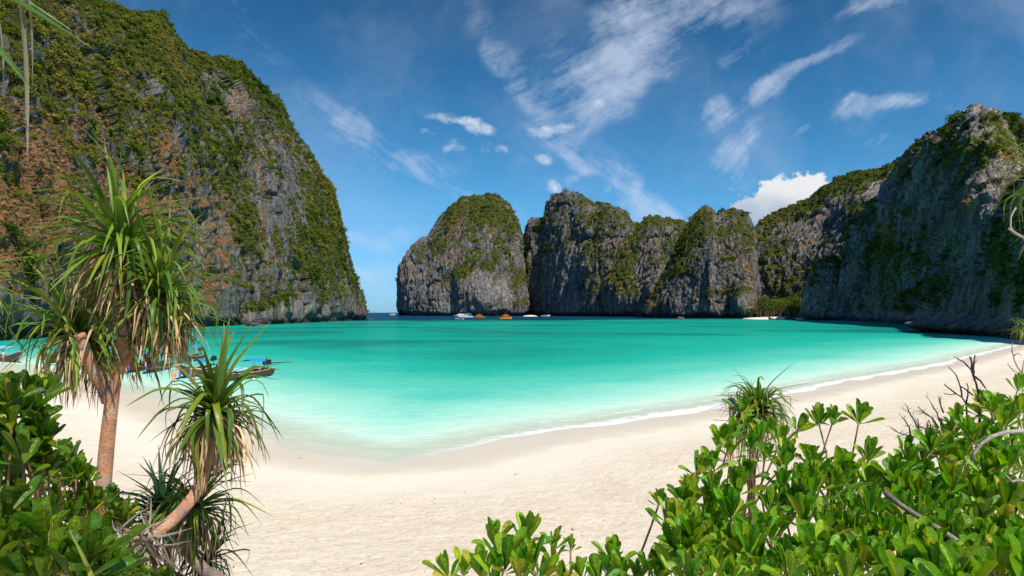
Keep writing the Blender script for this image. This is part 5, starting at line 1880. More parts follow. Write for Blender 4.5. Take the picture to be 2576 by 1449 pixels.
def longtail(label, bow_q, stern_q, hull_m, trim_m, inner_m, ribbons, canopies, engine=True, shaft=True, letters=False, load=None, L=None, post=True):
    bow, stern = on_level(*bow_q), on_level(*stern_q)
    ang, dist = heading(stern, bow)
    L = L or max(8.5, min(12.0, dist))
    if dist < 0.5: dist = L
    mid = bow - (bow - stern).normalized() * L / 2
    mid.z = 0
    e = empty('longtail_boat', mid, ang)
    tag(e, label, 'boat', 'longtail boats moored along the beach')
    W = 0.95
    N = 26

    def gun(s): return 0.62 + 0.22 * (1 - s) ** 3 + 1.25 * max(0, s - .35) ** 2.4 * 2.2
    def keel(s): return -0.30 + 0.34 * (1 - s) ** 5 + 1.55 * max(0, s - .62) ** 2.0 * 6.0
    def half(s): return W * min(1, (0.50 + 1.9 * s)) * (1 - max(0, s - .38) ** 2 / .62 ** 2) ** .75 + .025
    mb, inn, rail = MB(), MB(), MB()
    rows_o, rows_i, rl, rr_ = [], [], [], []
    for i in range(N + 1):
        s = i / N
        x = (s - .5) * L
        g, k, h = gun(s), keel(s), half(s)
        k = min(k, g - .12)
        prof = [(-1, 1), (-.93, .62), (-.72, .25), (0, 0), (.72, .25), (.93, .62), (1, 1)]
        ro = [Vector((x, p * h, k + q * (g - k))) for p, q in prof]
        ri = [Vector((x, p * max(h - .05, .005), k + .14 + q * (g - k - .15))) for p, q in reversed(prof)]
        rows_o.append(ro + ri)
        rl.append(ro[0] + Vector((0, 0, .03)))
        rr_.append(ro[-1] + Vector((0, 0, .03)))
    mb.quadgrid(rows_o, closed=True)
    n = len(rows_o[0])
    mb.f.append(tuple(range(n)))
    mb.f.append(tuple(len(mb.v) - n + j for j in reversed(range(n))))
    mb.build('hull', hull_m, e)
    rail.tube(rl, .045, 5)
    rail.tube(rr_, .045, 5)
    rail.build('gunwale', trim_m, e)
    fl = MB()
    fl.quadgrid([[Vector(((s - .5) * L, -half(s) * .8, .12)), Vector(((s - .5) * L, half(s) * .8, .12))] for s in (.06, .2, .35, .5, .65, .78)])
    fl.build('deck', inner_m, e)
    tz = MB(); 
    for s in (.22, .36, .5, .64, .76):
        tz = MB()
        tz.box(((s - .5) * L, 0, gun(s) - .18), (.28, 2 * half(s) - .12, .05))
        tz.build('seat', inner_m, e)
    if post:
        pm = MB()
        z0, z1 = gun(1) - .5, gun(1) + .95
        x0 = L / 2
        pm.quadgrid([[Vector((x0 - .25 + .55 * t + .25 * t * t, -w_ * .35, z0 + (z1 - z0) * t)), Vector((x0 + .02 + .55 * t + .25 * t * t, -w_ * .35, z0 + (z1 - z0) * t - .05)),
                      Vector((x0 + .02 + .55 * t + .25 * t * t, w_ * .35, z0 + (z1 - z0) * t - .05)), Vector((x0 - .25 + .55 * t + .25 * t * t, w_ * .35, z0 + (z1 - z0) * t))]
                     for t, w_ in ((0, .16), (.25, .15), (.5, .13), (.75, .11), (1, .08))], closed=True)
        pm.f.append((3, 2, 1, 0)); k_ = len(pm.v); pm.f.append((k_ - 4, k_ - 3, k_ - 2, k_ - 1))
        pm.build('prow', hull_m, e)
        if ribbons:
            gm = MB()
            c = Vector((x0 + .2, 0, gun(1) - .02))
            gm.tube([c + Vector((.17 * math.cos(a), .17 * math.sin(a), .03 * math.sin(3 * a))) for a in [k * math.pi / 6 for k in range(13)]], .06, 6)
            gm.build('garland', RIB[ribbons[0]], e, True)
            for j, rc in enumerate(ribbons):
                rb = MB()
                a = j * 2.1 + .6
                off = Vector((.16 * math.cos(a), .16 * math.sin(a), 0))
                w_ = .085
                rb.quadgrid([[c + off * (1 + .5 * t) + Vector((-w_ * math.sin(a + t), w_ * math.cos(a + t), -1.25 * t - .06 * math.sin(7 * t))), c + off * (1 + .6 * t) + Vector((w_ * math.sin(a + t), -w_ * math.cos(a + t), -1.25 * t))] for t in [k / 8 for k in range(9)]])
                rb.build('ribbon', RIB[rc], e)
    for (s0, s1, h, cm) in canopies:
        cv = MB()
        x0, x1 = (s0 - .5) * L, (s1 - .5) * L
        wd = .85
        rows = []
        for k in range(7):
            x = x0 + (x1 - x0) * k / 6
            rows.append([Vector((x, wd * j, h + .26 * (1 - j * j) + (.04 if k % 2 else 0))) for j in (-1, -.6, 0, .6, 1)] + [Vector((x, wd * j, h - .03 + .26 * (1 - j * j) + (.04 if k % 2 else 0))) for j in (1, .6, 0, -.6, -1)])
        cv.quadgrid(rows, closed=True)
        cv.f.append(tuple(range(10))); cv.f.append(tuple(len(cv.v) - 10 + j for j in reversed(range(10))))
        cv.build('canopy', cm, e)
        for x in (x0 + .08, x1 - .08):
            for sgn in (-1, 1):
                pl = MB()
                pl.tube([Vector((x, sgn * wd * .82, .45)), Vector((x, sgn * wd * .9, h + .02))], .022, 6)
                pl.build('post', STEEL, e)
    if engine:
        g = gun(.03)
        ex = -L / 2 + .55
        stand = MB()
        stand.tube([Vector((ex, 0, .2)), Vector((ex, 0, g + .25))], .06, 8)
        stand.tube([Vector((ex, -.3, g - .05)), Vector((ex, .3, g - .05))], .04, 6)
        stand.build('engine_stand', METAL, e)
        en = MB()
        c = Vector((ex + .1, 0, g + .62))
        en.box(c, (.75, .42, .38))
        en.box(c + Vector((.08, 0, .27)), (.5, .34, .2), taper=.8)
        en.box(c + Vector((-.3, 0, .1)), (.12, .5, .5))
        for k in range(4):
            en.tube([c + Vector((-.2 + .14 * k, .18, .2)), c + Vector((-.2 + .14 * k, .3, -.05))], .035, 6)
            en.tube([c + Vector((-.2 + .14 * k, -.18, .2)), c + Vector((-.2 + .14 * k, -.3, -.05))], .035, 6)
        en.tube([c + Vector((.36, 0, 0)), c + Vector((.46, 0, 0))], .26, 12)
        en.tube([c + Vector((.2, .1, .3)), c + Vector((.2, .1, .62))], .04, 8)
        eo = en.build('engine', METAL, e)
        tl = MB()
        tl.tube([c + Vector((.3, .1, .1)), c + Vector((1.1, .3, .35)), c + Vector((1.5, .35, .30))], .022, 6)
        tl.build('tiller', METAL, eo)
        if shaft:
            sh = MB()
            a = c + Vector((-.35, 0, -.05))
            b = a + Vector((-3.3, 0, -.10))
            sh.tube([a, a + (b - a) * .5], .05, 8)
            sh.tube([a + (b - a) * .5, b], .028, 8)
            sh.build('shaft', METAL, e)
            pr = MB()
            pr.tube([b, b + Vector((-.14, 0, 0))], .045, 8)
            for k in range(3):
                q = k * 2.094
                rot = Matrix.Rotation(q, 3, 'X') @ Matrix.Rotation(.5, 3, 'Z')
                pr.box(b + Vector((-.07, 0, 0)) + Matrix.Rotation(q, 3, 'X') @ Vector((0, 0, .13)), (.02, .09, .2), rot)
            pr.build('propeller', STEEL, e)
    if letters:
        for sgn in (-1, 1):
            lt = MB()
            for w_ in range(5):
                s = .80 - w_ * .022
                x = (s - .5) * L
                y = sgn * (half(s) * .97 + .035)
                z = keel(s) + .66 * (gun(s) - keel(s))
                lt.box((x, y, z), (.03, .015, .16), Matrix.Rotation(.3 * (w_ % 3 - 1), 3, 'Y'))
                lt.box((x + .05, y, z + (.06 if w_ % 2 else -.05)), (.10, .015, .03), Matrix.Rotation(.4 * (w_ % 2), 3, 'Y'))
            lt.build('lettering', WHITE, e)
    if load:
        for (s, col, w_) in load:
            ld = MB()
            x = (s - .5) * L
            ld.box((x, .1, .45), (.5, w_, .4), taper=.8)
            ld.box((x + .3, -.25, .38), (.35, .3, .3), Matrix.Rotation(.4, 3, 'Z'), taper=.85)
            ld.build('bundle', col, e)
    return e


longtail('brown longtail boat at the left edge with a garlanded prow and pale blue canopy', (52, 913), (-60, 900), WOOD, TRIM_B, PALE, [1, 4, 2], [(.35, .72, 1.9, CANVAS_P)], L=11)
longtail('white longtail boat with pale blue trim, its prow aground on the sand', (99, 946), (235, 921), WHITE, TRIM_B, WOOD, [3], [], engine=True, load=[(.45, bmat('green_cloth', (.05, .25, .06)), 1.0)], L=11)
longtail('brown longtail boat with a blue canopy just behind the white one', (104, 917), (205, 902), WOOD, DWOOD, PALE, [4, 3], [(.28, .55, 1.8, CANVAS), (.1, .24, 1.7, CANVAS)], load=[(.62, CANVAS, 1.1)], L=10.5)
longtail('dark longtail boat with a red rail behind the upright tree trunk', (226, 942), (335, 922), DWOOD, TRIM_R, TRIM_R, [0, 3], [], letters=True, L=10.5)
longtail('brown longtail boat with white marks on the bow, red, blue and white ribbons', (322, 940), (405, 916), WOOD, DWOOD, PALE, [0, 2, 3], [(.3, .5, 1.8, CANVAS)], letters=True, L=10.5)
longtail('dark brown longtail boat with pink and blue ribbons beside the hanging dead leaves', (366, 941), (448, 916), DWOOD, WOOD, PALE, [1, 2], [(.3, .52, 1.8, CANVAS)], letters=True, L=10.5)
longtail('navy longtail boat with a pink and a blue ribbon and white marks', (450, 955), (570, 925), NAVY, WHITE, DWOOD, [1, 2], [(.42, .58, 1.5, CANVAS)], letters=True, load=[(.6, CANVAS, 1.1), (.35, CANVAS, .9)], L=11)
longtail('blue-canopied longtail boat farthest out behind the navy one', (446, 915), (520, 900), DWOOD, TRIM_O, PALE, [0], [(.35, .6, 1.9, CANVAS)], shaft=False, L=10)
longtail('longtail boat nearest open water with orange ribbons, blue canopy and long propeller shaft', (486, 968), (652, 948), WOOD, TRIM_O, PALE, [4, 0, 3, 2], [(.16, .34, 1.75, CANVAS), (.36, .56, .95, CANVAS_P)], load=[(.6, CANVAS, .9)], L=10.5)

for (q, lab) in [((611, 962), 'small white float beside the outermost longtail boat'), ((638, 955), 'second small white float, near the stern of the outermost longtail boat')]:
    mb = MB()
    rows = []
    for i in range(7):
        a = -math.pi / 2 + math.pi * i / 6
        rows.append([Vector((.14 * math.cos(a) * math.cos(b), .14 * math.cos(a) * math.sin(b), .14 * math.sin(a) + .05)) for b in [k * math.pi / 4 for k in range(8)]])
    mb.quadgrid(rows, closed=True)
    o = mb.build('float', WHITE, None, True)
    o.location = on_level(*q)
    tag(o, lab, 'float')


def hull_shape(mb, L, W, H, draft=.5, bowrise=.6, stern=0.85):
    rows = []
    for i in range(13):
        s = i / 12
        x = (s - .5) * L
        h = W / 2 * (stern + (1 - stern) * min(1, s * 3)) * (1 - max(0, s - .5) ** 2.2 / .5 ** 2.2) ** .8 + .02
        g = H + bowrise * max(0, s - .4) ** 2 * 2.8
        rows.append([Vector((x, -h, g)), Vector((x, -h * .9, 0.1)), Vector((x, -h * .3, -draft * (1 - s ** 4))), Vector((x, h * .3, -draft * (1 - s ** 4))), Vector((x, h * .9, .1)), Vector((x, h, g))])
    mb.quadgrid(rows, closed=True)
    mb.f.append(tuple(range(6)))
    mb.f.append(tuple(len(mb.v) - 6 + j for j in reversed(range(6))))


def tour_boat(label, q, L, ang, hull_m, cabin_m, roof_m, awning=None):
    loc = on_level(*q)
    e = empty('tour_boat', loc, ang)
    tag(e, label, 'boat')
    W = L * .28
    mb = MB(); hull_shape(mb, L, W, 1.2, bowrise=1.0)
    mb.build('hull', hull_m, e)
    rl = MB()
    for sg in (-1, 1):
        rl.tube([Vector((x * L, sg * W * .46, 2.0 + (.3 if x > .3 else 0))) for x in (-.46, -.2, .1, .3, .42)], .06, 5)
        for x in (-.46, -.36, -.26, .26, .34, .42):
            rl.tube([Vector((x * L, sg * W * .46, 1.2)), Vector((x * L, sg * W * .46, 2.05))], .04, 5)
    rl.build('railing', cabin_m, e)
    for (x0, x1, z0, h, w) in ((-.30, .28, 1.2, 1.9, .80), (-.16, .2, 3.25, 1.5, .66)):
        cb = MB()
        xs = [x0 * L + (x1 - x0) * L * k / 6 for k in range(7)]
        # sill, header, corner posts: real window openings
        cb.box(((x0 + x1) / 2 * L, 0, z0 + h * .2), ((x1 - x0) * L, W * w, h * .4))
        cb.box(((x0 + x1) / 2 * L, 0, z0 + h * .9), ((x1 - x0) * L, W * w, h * .2))
        for x in xs:
            for sg in (-1, 1):
                cb.box((x, sg * W * w * .47, z0 + h * .6), (.22, .16, h * .42))
        cb.build('cabin', cabin_m, e)
        for k in range(6):
            for sg in (-1, 1):
                gl = MB()
                gl.box(((xs[k] + xs[k + 1]) / 2, sg * W * w * .42, z0 + h * .6), (xs[1] - xs[0] - .24, .05, h * .4))
                gl.build('window', GLASS, e)
        rf = MB()
        rf.box(((x0 + x1) / 2 * L, 0, z0 + h + .07), ((x1 - x0) * L + 1.1, W * w + .7, .14))
        rf.build('roof', roof_m, e)
    ms = MB()
    ms.tube([Vector((0, 0, 4.8)), Vector((0, 0, 6.6))], .07, 6)
    ms.build('mast', cabin_m, e)
    if awning:
        aw = MB()
        aw.box((.06 * L, 0, 5.5), (L * .28, W * .7, .08))
        aw.build('awning', awning, e)
    return e


tour_boat('reddish wooden two-deck tour boat between the white catamaran and the bright orange boat', (1206, 799.5), 16.5, math.radians(184), BROWNO, ORANGE, BROWNO)
tour_boat('bright orange two-deck tour boat with a green awning off the rock island', (1272, 802), 13.5, math.radians(8), ORANGE, ORANGE, ORANGE, TEAL)
# white cruiser out at sea
loc = on_level(987, 792.6)
e = empty('cruiser', loc, math.radians(175))
tag(e, 'small white cruiser out on the open sea left of the rock island', 'boat')
mb = MB(); hull_shape(mb, 16, 4.6, 1.8, bowrise=1.2); mb.build('hull', WHITE, e)
mb = MB(); mb.box((-1, 0, 2.6), (10, 4, 1.7), taper=.9); mb.build('cabin', WHITE, e)
mb = MB(); mb.box((-1, 0, 2.8), (9, 4.1, .6)); mb.build('window', GLASS, e)
mb = MB(); mb.box((-2, 0, 4.6), (7, 3.6, .2)); [mb.box((x, y, 4.0), (.2, .2, 1.2)) for x in (-5, 1) for y in (-1.5, 1.5)]; mb.build('roof', WHITE, e)
# catamaran
loc = on_level(1172, 798.2)
e = empty('catamaran', loc, math.radians(176))
tag(e, 'white sailing catamaran with a tall bare mast and blue sail cover', 'boat')
for sg in (-1, 1):
    mb = MB(); hull_shape(mb, 21, 2.2, 1.9, bowrise=.5)
    mb.v = [(x, y + sg * 4, z) for x, y, z in mb.v]
    mb.build('hull', WHITE, e)
mb = MB(); mb.box((-1, 0, 1.7), (13, 8, .5)); mb.build('deck', WHITE, e)
mb = MB(); mb.box((-.5, 0, 2.9), (8, 6.4, 2.0), taper=.72); mb.build('cabin', WHITE, e)
mb = MB(); mb.box((-.5, 0, 3.0), (7.6, 6.5, .7), taper=.93); mb.build('window', GLASS, e)
mb = MB(); mb.tube([Vector((1.5, 0, 3)), Vector((1.5, 0, 40))], [.16, .1], 6); mb.build('mast', STEEL, e)
mb = MB(); mb.tube([Vector((1.5, 0, 5.4)), Vector((-7, 0, 5.6))], [.5, .4], 8); mb.build('sail_cover', CANVAS, e)
mb = MB(); mb.tube([Vector((1.5, 0, 38)), Vector((10.2, 0, 1.8))], .05, 4); mb.build('stay', STEEL, e)
mb = MB(); mb.box((-6, 0, 4.4), (4, 6, .15)); [mb.box((x, y, 3.2), (.15, .15, 2.4)) for x in (-7.8, -4.2) for y in (-2.8, 2.8)]; mb.build('canopy', WHITE, e)
# speedboat
loc = on_level(1156, 804.2)
e = empty('speedboat', loc, math.radians(172))
tag(e, 'small speedboat with a blue canopy in front of the catamaran', 'boat')
mb = MB(); hull_shape(mb, 9, 2.6, 1.0, bowrise=.9); mb.build('hull', WHITE, e)
mb = MB(); mb.box((.5, 0, .5), (8, 2.64, .3)); mb.build('stripe', NAVY, e)
mb = MB(); mb.box((-.5, 0, 2.5), (5, 2.4, .14)); mb.build('canopy', CANVAS, e)
mb = MB(); [mb.box((x, y, 1.8), (.08, .08, 1.4)) for x in (-2.8, 0, 1.8) for y in (-1.1, 1.1)]; mb.build('canopy_frame', STEEL, e)
mb = MB(); mb.box((1.9, 0, 1.5), (.15, 1.9, .9), Matrix.Rotation(-.4, 3, 'Y')); mb.build('windscreen', GLASS, e)
mb = MB(); [mb.box((-4.5, y, .9), (.6, .45, 1.1), taper=.8) for y in (-.6, .6)]; mb.build('outboard_motor', METAL, e)


def far_longtail(label, q, L, ang, hull, can):
    loc = on_level(*q)
    e = empty('longtail_boat', loc, ang)
    tag(e, label, 'boat')
    mb = MB(); hull_shape(mb, L, 2.2, .9, bowrise=2.2, stern=.6); mb.build('hull', hull, e)
    mb = MB(); mb.box((-.1 * L, 0, 2.3), (L * .45, 1.9, .12)); mb.build('canopy', can, e)
    mb = MB(); [mb.box((x * L, y, 1.6), (.08, .08, 1.4)) for x in (-.3, 0, .1) for y in (-.8, .8)]; mb.build('canopy_frame', STEEL, e)
    mb = MB(); mb.tube([Vector((L * .47, 0, 1.4)), Vector((L * .55, 0, 3.2))], [.15, .06], 6); mb.build('prow', hull, e)


far_longtail('white longtail boat beached at the far sand spit', (1372, 795.4), 17, math.radians(4), WHITE, WHITE)
far_longtail('blue-canopied longtail boat drawn up on the far cove beach', (1946, 803.6), 11, math.radians(186), DWOOD, CANVAS_P)


def stone(label, pts_loc, size, seed, mat, name='rock'):
    r = random.Random(seed)
    mb = MB()
    rows = []
    for i in range(9):
        a = -math.pi / 2 + math.pi * i / 8
        row = []
        for k in range(14):
            b = k * math.pi / 7
            d = Vector((math.cos(a) * math.cos(b), math.cos(a) * math.sin(b), math.sin(a)))
            n = 1 + .28 * math.sin(3.1 * d.x + seed) * math.sin(4 * d.y + 1) + .16 * math.sin(9 * d.z + 5 * d.x + seed)
            row.append(Vector((d.x * size[0] * n, d.y * size[1] * n, d.z * size[2] * n)))
        rows.append(row)
    mb.quadgrid(rows, closed=True)
    o = mb.build(name, mat, None, False)
    o.location = pts_loc
    tag(o, label, 'rock')
    return o


ROCKS = bmat('pale_rock', (.50, .44, .36), rough=.9, noise=.4, scale=.8)
ROCKD = bmat('dark_rock', (.07, .065, .06), rough=.9, noise=.5, scale=.8)
stone('pale low rock in the water at the foot of the rock island', on_level(1160, 795.3), (13, 6, 4.2), 1, ROCKS)
stone('dark boulder at the water line of the far cove', on_level(1986, 804.3), (5, 4, 3.6), 2, ROCKD)
stone('brown rock in the water below the pointed ridge', on_level(1713, 801.2), (4, 3, 1.8), 3, bmat('brown_rock', (.20, .13, .09), rough=.9, noise=.4, scale=.8))
stone('dark rock at the foot of the left headland near the wooded gully', on_level(640, 820.5), (4, 3, 2.0), 4, ROCKD)
stone('small rock off the tip of the left headland', on_level(930, 804.5), (3.5, 3, 1.2), 5, ROCKD)
for i, (q, lab) in enumerate([((759, 1142), 'small pale stone at the water edge near the leaning screw pine'), ((1299, 1194), 'small stone lying alone on the smooth middle sand')]):
    zz = 0.35
    p = on_level(*q, zz)
    p.z = gz(p.x, p.y) + .02
    stone(lab, p, (.085, .07, .05), 11 + i, ROCKS, 'stone')


def sandbank(label, q0, q1, D, w, h, seed):
    n, m = 60, 16
    x0, x1 = (q0 - CXQ) / FQ * D, (q1 - CXQ) / FQ * D
    P = np.zeros((m, n, 3))
    for i in range(m):
        for j in range(n):
            t, u = j / (n - 1), i / (m - 1)
            P[i, j] = (x0 + (x1 - x0) * t, D - w / 2 + w * u * (0.7 + .3 * math.sin(t * 7 + seed)), -.3 + h * math.sin(math.pi * min(1, t * 1.0)) ** .4 * min(1, u * 2.2))
    P[..., 2] += .15 * fbm(P * .3, 3, seed)
    me = grid_mesh('sandbank', P)
    me.materials.append(bmat('far_sand', (.80, .70, .56), rough=.95, noise=.12, scale=.3))
    o = bpy.data.objects.new('sandbank', me)
    COL.objects.link(o)
    tag(o, label, kind='structure')


sandbank('far spit of pale sand below the double-humped cliff', 1316, 1352, 1190, 40, 2.6, 1)
sandbank('pale sand strip of the far cove', 1880, 2018, 690, 34, 2.8, 2)

# ------------------------------------------------------------------ trees that can be told apart
M_TREE, _t, _o = new_mat('tree_crown_leaves')
_oc = _t.add('ShaderNodeObjectInfo').outputs['Color']
_g = _t.add('ShaderNodeNewGeometry').outputs['Random Per Island']
_c = _t.mix(_t.ramp(_g, 0.0, 1.0, 0.0, 0.6), _oc, _t.mix(1.0, _oc, (1.7, 1.5, 1.3), 'MULTIPLY'))
_d = _t.add('ShaderNodeBsdfDiffuse'); _t.l.new(_c, _d.inputs[0])
_tl = _t.add('ShaderNodeBsdfTranslucent'); _t.l.new(_c, _tl.inputs[0])
_mx = _t.add('ShaderNodeMixShader'); _mx.inputs[0].default_value = .3
_t.l.new(_d.outputs[0], _mx.inputs[1]); _t.l.new(_tl.outputs[0], _mx.inputs[2]); _t.l.new(_mx.outputs[0], _o.inputs[0])


def tree_proto(seed, tiers=4, n=620):
    r = random.Random(seed)
    tr = MB()
    pts = [Vector((0, 0, -.5)), Vector((.02, .01, .25)), Vector((-.02, .03, .5)), Vector((.02, 0, .78))]
    tr.tube(pts, [.028, .022, .017, .006], 7)
    lumps = []
    for k in range(12):
        z = r.uniform(.32, .88)
        a = r.uniform(0, 6.28)
        rad = r.uniform(.10, .30) * (1 - abs(z - .6) * .8)
        c = Vector((math.cos(a) * rad, math.sin(a) * rad, z))
        tr.tube([Vector((0, 0, z - .16)), c * .6 + Vector((0, 0, .4 * (z - .08))), c], [.010, .006, .003], 5)
        lumps.append((c, r.uniform(.10, .17)))
    tm = tr.mesh('trunk', M_STEM, True)
    cr = MB()
    for i in range(n):
        c, rad = r.choice(lumps)
        d = Vector((r.gauss(0, 1), r.gauss(0, 1), r.gauss(.2, .7))).normalized()
        p = c + Vector((d.x * 1.3, d.y * 1.3, d.z * .62)) * rad * r.uniform(.55, 1)
        nn = (d + Vector((r.gauss(0, .6), r.gauss(0, .6), r.gauss(.4, .5)))).normalized()
        a = nn.orthogonal().normalized(); b = nn.cross(a)
        s = r.uniform(.012, .026)
        o = len(cr.v)
        cr.v += [tuple(p + a * s), tuple(p + b * s), tuple(p - a * s), tuple(p - b * s)]
        cr.f.append((o, o + 1, o + 2, o + 3))
    return tm, cr.mesh('crown', M_TREE)


TREES = [tree_proto(s) for s in (1, 2, 3, 4)]


def tree(loc, h, col, label, group, r):
    tm, cm = r.choice(TREES)
    e = empty('tree', loc, r.uniform(0, 6.28))
    e.scale = (h * r.uniform(.85, 1.25), h * r.uniform(.85, 1.25), h)
    tag(e, label, 'tree', group)
    for nm, me in (('trunk', tm), ('crown', cm)):
        o = bpy.data.objects.new(nm, me)
        COL.objects.link(o)
        o.parent = e
        o.color = col


r = random.Random(31)
for i in range(26):
    qx = 1896 + 122 * (i / 25) + r.uniform(-4, 4)
    D = r.uniform(705, 760)
    x = (qx - CXQ) / FQ * D
    tree((x, D, 1.6), r.uniform(13, 26), (r.uniform(.06, .16), r.uniform(.11, .17), .02, 1), 'grey-trunked light green tree in the grove behind the far cove beach', 'trees behind the far cove beach', r)
# trees on the skyline of the left headland: (sketch column, row of the foot, distance)
for i, (qx, qy, D, h) in enumerate([(300, 36, 318, 4), (322, 40, 324, 5), (352, 44, 336, 4.5), (398, 48, 352, 5), (415, 60, 358, 5.5), (452, 98, 378, 5), (470, 120, 388, 5.5), (498, 138, 404, 5), (540, 152, 428, 5.5), (552, 153, 436, 6),
                                  (566, 156, 444, 6.5), (578, 158, 452, 6), (602, 170, 464, 5.5), (630, 188, 476, 6), (655, 204, 488, 5.5), (690, 226, 508, 6), (712, 248, 520, 7), (724, 272, 530, 6), (746, 312, 542, 6), (766, 344, 550, 6.5), (796, 400, 562, 9), (812, 430, 572, 6), (836, 462, 584, 8), (848, 500, 590, 5)]):
    if qx > 660: qx -= 15
    tree(Q(qx - 5, qy + 9, D), h, (r.uniform(.03, .10), r.uniform(.065, .12), .014, 1), 'small wind-shaped tree standing on the skyline of the left headland', 'trees along the left headland skyline', r)

# ------------------------------------------------------------------ people
import bmesh
SKIN = [bmat('sunburnt_skin', (.60, .27, .18), noise=.06), bmat('tan_skin', (.42, .20, .12), noise=.06), bmat('pale_skin', (.70, .42, .32), noise=.06)]
HAIR = bmat('brown_hair', (.06, .035, .02))


def skin_mesh(name, joints, edges, mat, parent, root=0, sub=1):
    bm = bmesh.new()
    ly = bm.verts.layers.skin.verify()
    vs_ = []
    for p, rad in joints:
        v = bm.verts.new(p)
        v[ly].radius = rad if hasattr(rad, '__len__') else (rad, rad)
        vs_.append(v)
    for a, b in edges:
        bm.edges.new((vs_[a], vs_[b]))
    vs_[root][ly].use_root = True
    me = bpy.data.meshes.new(name)
    bm.to_mesh(me)
    bm.free()
    me.materials.append(mat)
    o = bpy.data.objects.new(name, me)
    COL.objects.link(o)
    o.parent = parent
    sk = o.modifiers.new('skin', 'SKIN')
    sk.use_smooth_shade = True
    sb = o.modifiers.new('smooth', 'SUBSURF')
    sb.levels = sb.render_levels = sub
    return o


POSES = {
    'stand': dict(lean=0.0, bend=0.0, knee=(0.05, -0.02), arms=((.22, .0, -.6), (.24, .1, -.55))),
    'walk': dict(lean=0.05, bend=0.0, knee=(0.28, -0.26), arms=((.18, .28, -.5), (.18, -.25, -.5))),
    'bend': dict(lean=0.55, bend=0.9, knee=(0.08, -0.02), arms=((.10, .35, -.5), (.12, .3, -.55))),
    'sit': dict(lean=-0.1, bend=0.15, knee=(0, 0), arms=((.22, .22, -.45), (.2, -.2, -.5))),
    'reach': dict(lean=0.1, bend=0.1, knee=(0.1, -0.05), arms=((.3, .3, .1), (.22, .1, -.5))),
}


def person(label, loc, rz, pose, skin, top=None, bottom=None, hat=None, h=1.7):
    e = empty('person', loc, rz)
    k = h / 1.7
    e.scale = (k, k, k)
    tag(e, label, 'person')
    P = POSES[pose]
    sit = pose == 'sit'
    hz = .16 if sit else (.90 if pose != 'bend' else .88)
    pel = Vector((0, 0, hz))
    a = P['bend'] + P['lean']
    spine = lambda d: pel + Vector((0, math.sin(a) * d, math.cos(a) * d))
    waist, chest, neck, headc, crown_ = spine(.16), spine(.36), spine(.52), spine(.64), spine(.76)
    J = [(pel, (.13, .10)), (waist, (.115, .09)), (chest, (.15, .10)), (neck, .05), (headc - Vector((0, 0, .0)), (.082, .09)), (crown_, (.06, .07))]
    E = [(0, 1), (1, 2), (2, 3), (3, 4), (4, 5)]
    legs = []
    for sg, kn in ((-1, P['knee'][0]), (1, P['knee'][1])):
        i = len(J)
        if sit:
            hip, kne, ank, toe = Vector((sg * .10, .02, .14)), Vector((sg * .15, .42, .38)), Vector((sg * .14, .72, .06)), Vector((sg * .15, .86, .04))
        else:
            hip, kne = Vector((sg * .09, 0, hz - .06)), Vector((sg * .10, kn * .7 + .02, .48))
            ank = Vector((sg * .10, kn * 1.1 - .02, .08)); toe = ank + Vector((0, .16, -.05))
        J += [(hip, .09), ((hip + kne) / 2, .075), (kne, .055), ((kne + ank) / 2 + Vector((0, -.015, .05)), .052), (ank, .036), (toe, (.035, .022))]
        E += [(0, i), (i, i + 1), (i + 1, i + 2), (i + 2, i + 3), (i + 3, i + 4), (i + 4, i + 5)]
        legs.append((hip, kne, ank))
    arms = []
    for sg, ar in ((-1, P['arms'][0]), (1, P['arms'][1])):
        i = len(J)
        sh = spine(.46) + Vector((sg * .18, 0, 0))
        hand = sh + Vector((sg * (ar[0] - .1), ar[1], ar[2]))
        elb = (sh + hand) / 2 + Vector((sg * .05, -.06, 0))
        J += [(sh, .055), (elb, .040), (hand, .028), (hand + (hand - elb).normalized() * .10, (.032, .018))]
        E += [(2, i), (i, i + 1), (i + 1, i + 2), (i + 2, i + 3)]
        arms.append((sh, elb))
    skin_mesh('body', J, E, SKIN[skin], e)
    skin_mesh('hair', [(headc + Vector((0, -.02, .03)), (.088, .09)), (crown_ + Vector((0, -.02, .01)), (.065, .07))], [(0, 1)], HAIR, e)
    if bottom:
        J2 = [(spine(.06), (.145, .115)), (pel, (.145, .12))]
        E2 = [(0, 1)]
        for hip, kne, ank in legs:
            i = len(J2)
            J2 += [(hip, .105), (hip.lerp(kne, .55), .095)]
            E2 += [(1, i), (i, i + 1)]
        skin_mesh('shorts', J2, E2, bottom, e, 1)
    if top:
        J3 = [(spine(.08), (.135, .11)), (waist, (.13, .105)), (chest, (.165, .12)), (spine(.47), (.12, .09))]
        E3 = [(0, 1), (1, 2), (2, 3)]
        for (sh, elb) in arms:
            i = len(J3)
            J3 += [(sh, .07), (sh.lerp(elb, .5), .058)]
            E3 += [(2, i), (i, i + 1)]
        skin_mesh('shirt', J3, E3, top, e, 2)
    if hat:
        mb = MB()
        c = crown_ + Vector((0, 0, .02))
        for rows in ([[c + Vector((rr * math.cos(b), rr * math.sin(b), z)) for b in [q * math.pi / 6 for q in range(12)]] for rr, z in ((.19, -.04), (.10, 0), (.095, .09), (.03, .12))],):
            mb.quadgrid(rows, closed=True)
        mb.build('hat', hat, e, True)
    return e


C = lambda n, c: bmat(n, c, rough=.8)
cBLK, cBLU, cWHT, cORG, cPNK, cRED, cNVY = C('black_cloth', (.02, .02, .022)), C('blue_cloth', (.05, .20, .62)), C('white_cloth', (.75, .75, .72)), C('orange_cloth', (.85, .33, .04)), C('pink_cloth', (.85, .40, .42)), C('red_cloth', (.65, .05, .05)), C('navy_cloth', (.03, .04, .12))


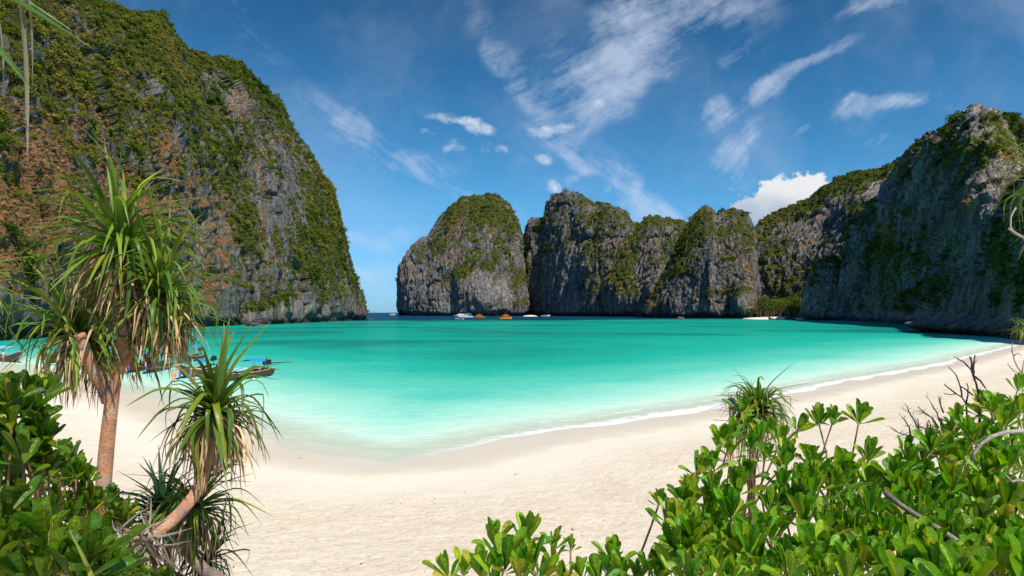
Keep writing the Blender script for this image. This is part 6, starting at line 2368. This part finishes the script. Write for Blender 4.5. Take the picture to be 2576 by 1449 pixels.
def at(q, z):
    p = on_level(*q, z)
    return p


p = on_level(8, 912, .12); person('man in a white shirt, orange shorts and dark hat standing in the leftmost boat', p, 2.6, 'stand', 1, cWHT, cORG, cBLK)
p = on_level(335, 956, 0); p.z = -.42; person('bather in blue trunks bending over in the shallow water by the boats', p, -2.2, 'bend', 0, None, cBLU)
p = on_level(272, 986, .1); p.z = gz(p.x, p.y); person('person in a black sleeveless top standing at the fork of the tree trunk', p, 0.4, 'stand', 0, cBLK, cBLK)
p = on_level(255, 999, .1); p.z = gz(p.x, p.y); person('bare-chested bather in pale shorts at the water edge left of the trunk', p, 2.4, 'stand', 0, None, cWHT)
p = on_level(238, 990, .1); p.z = gz(p.x, p.y); person('person in dark swimwear walking along the water edge', p, 1.2, 'walk', 1, None, cNVY)
p = on_level(436, 962, 0); p.z = -.38; person('person in an orange life vest wading beside the navy boat', p, 1.0, 'reach', 0, cORG, cPNK)
p = on_level(128, 958, 0); p.z = gz(p.x, p.y); person('person in a white top standing by the prow of the white boat', p, 1.0, 'stand', 0, cWHT, cNVY)
p = on_level(470, 1150, .5); p.z = gz(p.x, p.y); person('sunburnt person in pink shorts standing on the sand behind the leaning screw pine', p, .6, 'stand', 0, None, cPNK)
p = on_level(552, 1172, .5); p.z = gz(p.x, p.y); person('person in a blue top sitting on the sand below the leaning crown', p, 1.4, 'sit', 0, cBLU, cPNK)
p = on_level(603, 1152, .5); p.z = gz(p.x, p.y); person('person in a red top and dark shorts at the shallows right of the leaning crown', p, 2.0, 'walk', 0, cRED, cNVY, h=1.55)
p = on_level(1838, 1162, .6); p.z = gz(p.x, p.y); person('person in red standing on the sand behind the right-hand shrubs', p, 0.2, 'stand', 0, cRED, None)
p = on_level(1962, 1152, .6); p.z = gz(p.x, p.y); person('person in blue patterned swimwear sitting behind the right-hand shrubs', p, -2.0, 'sit', 0, cNVY, cBLU)
p = on_level(1840, 1064, .2); p.z = gz(p.x, p.y); person('person in dark clothes by the water left of the small screw pine', p, 2.8, 'stand', 1, cNVY, cBLK)

# a bag left on the sand behind the curved trunk
p = on_level(474, 1226, .85); p.z = gz(p.x, p.y)
e = empty('bag', p, .5)
tag(e, 'orange and black bag lying on the sand behind the curved trunk', 'bag')
mb = MB(); mb.box((0, 0, .13), (.42, .24, .26), taper=.8); mb.build('body', cORG, e)
mb = MB(); mb.box((.02, -.13, .12), (.30, .05, .16), taper=.9); mb.build('pocket', cBLK, e)
mb = MB(); mb.tube([Vector((-.12, 0, .25)), Vector((-.06, 0, .36)), Vector((.06, 0, .36)), Vector((.12, 0, .25))], .014, 6); mb.build('strap', cBLK, e)
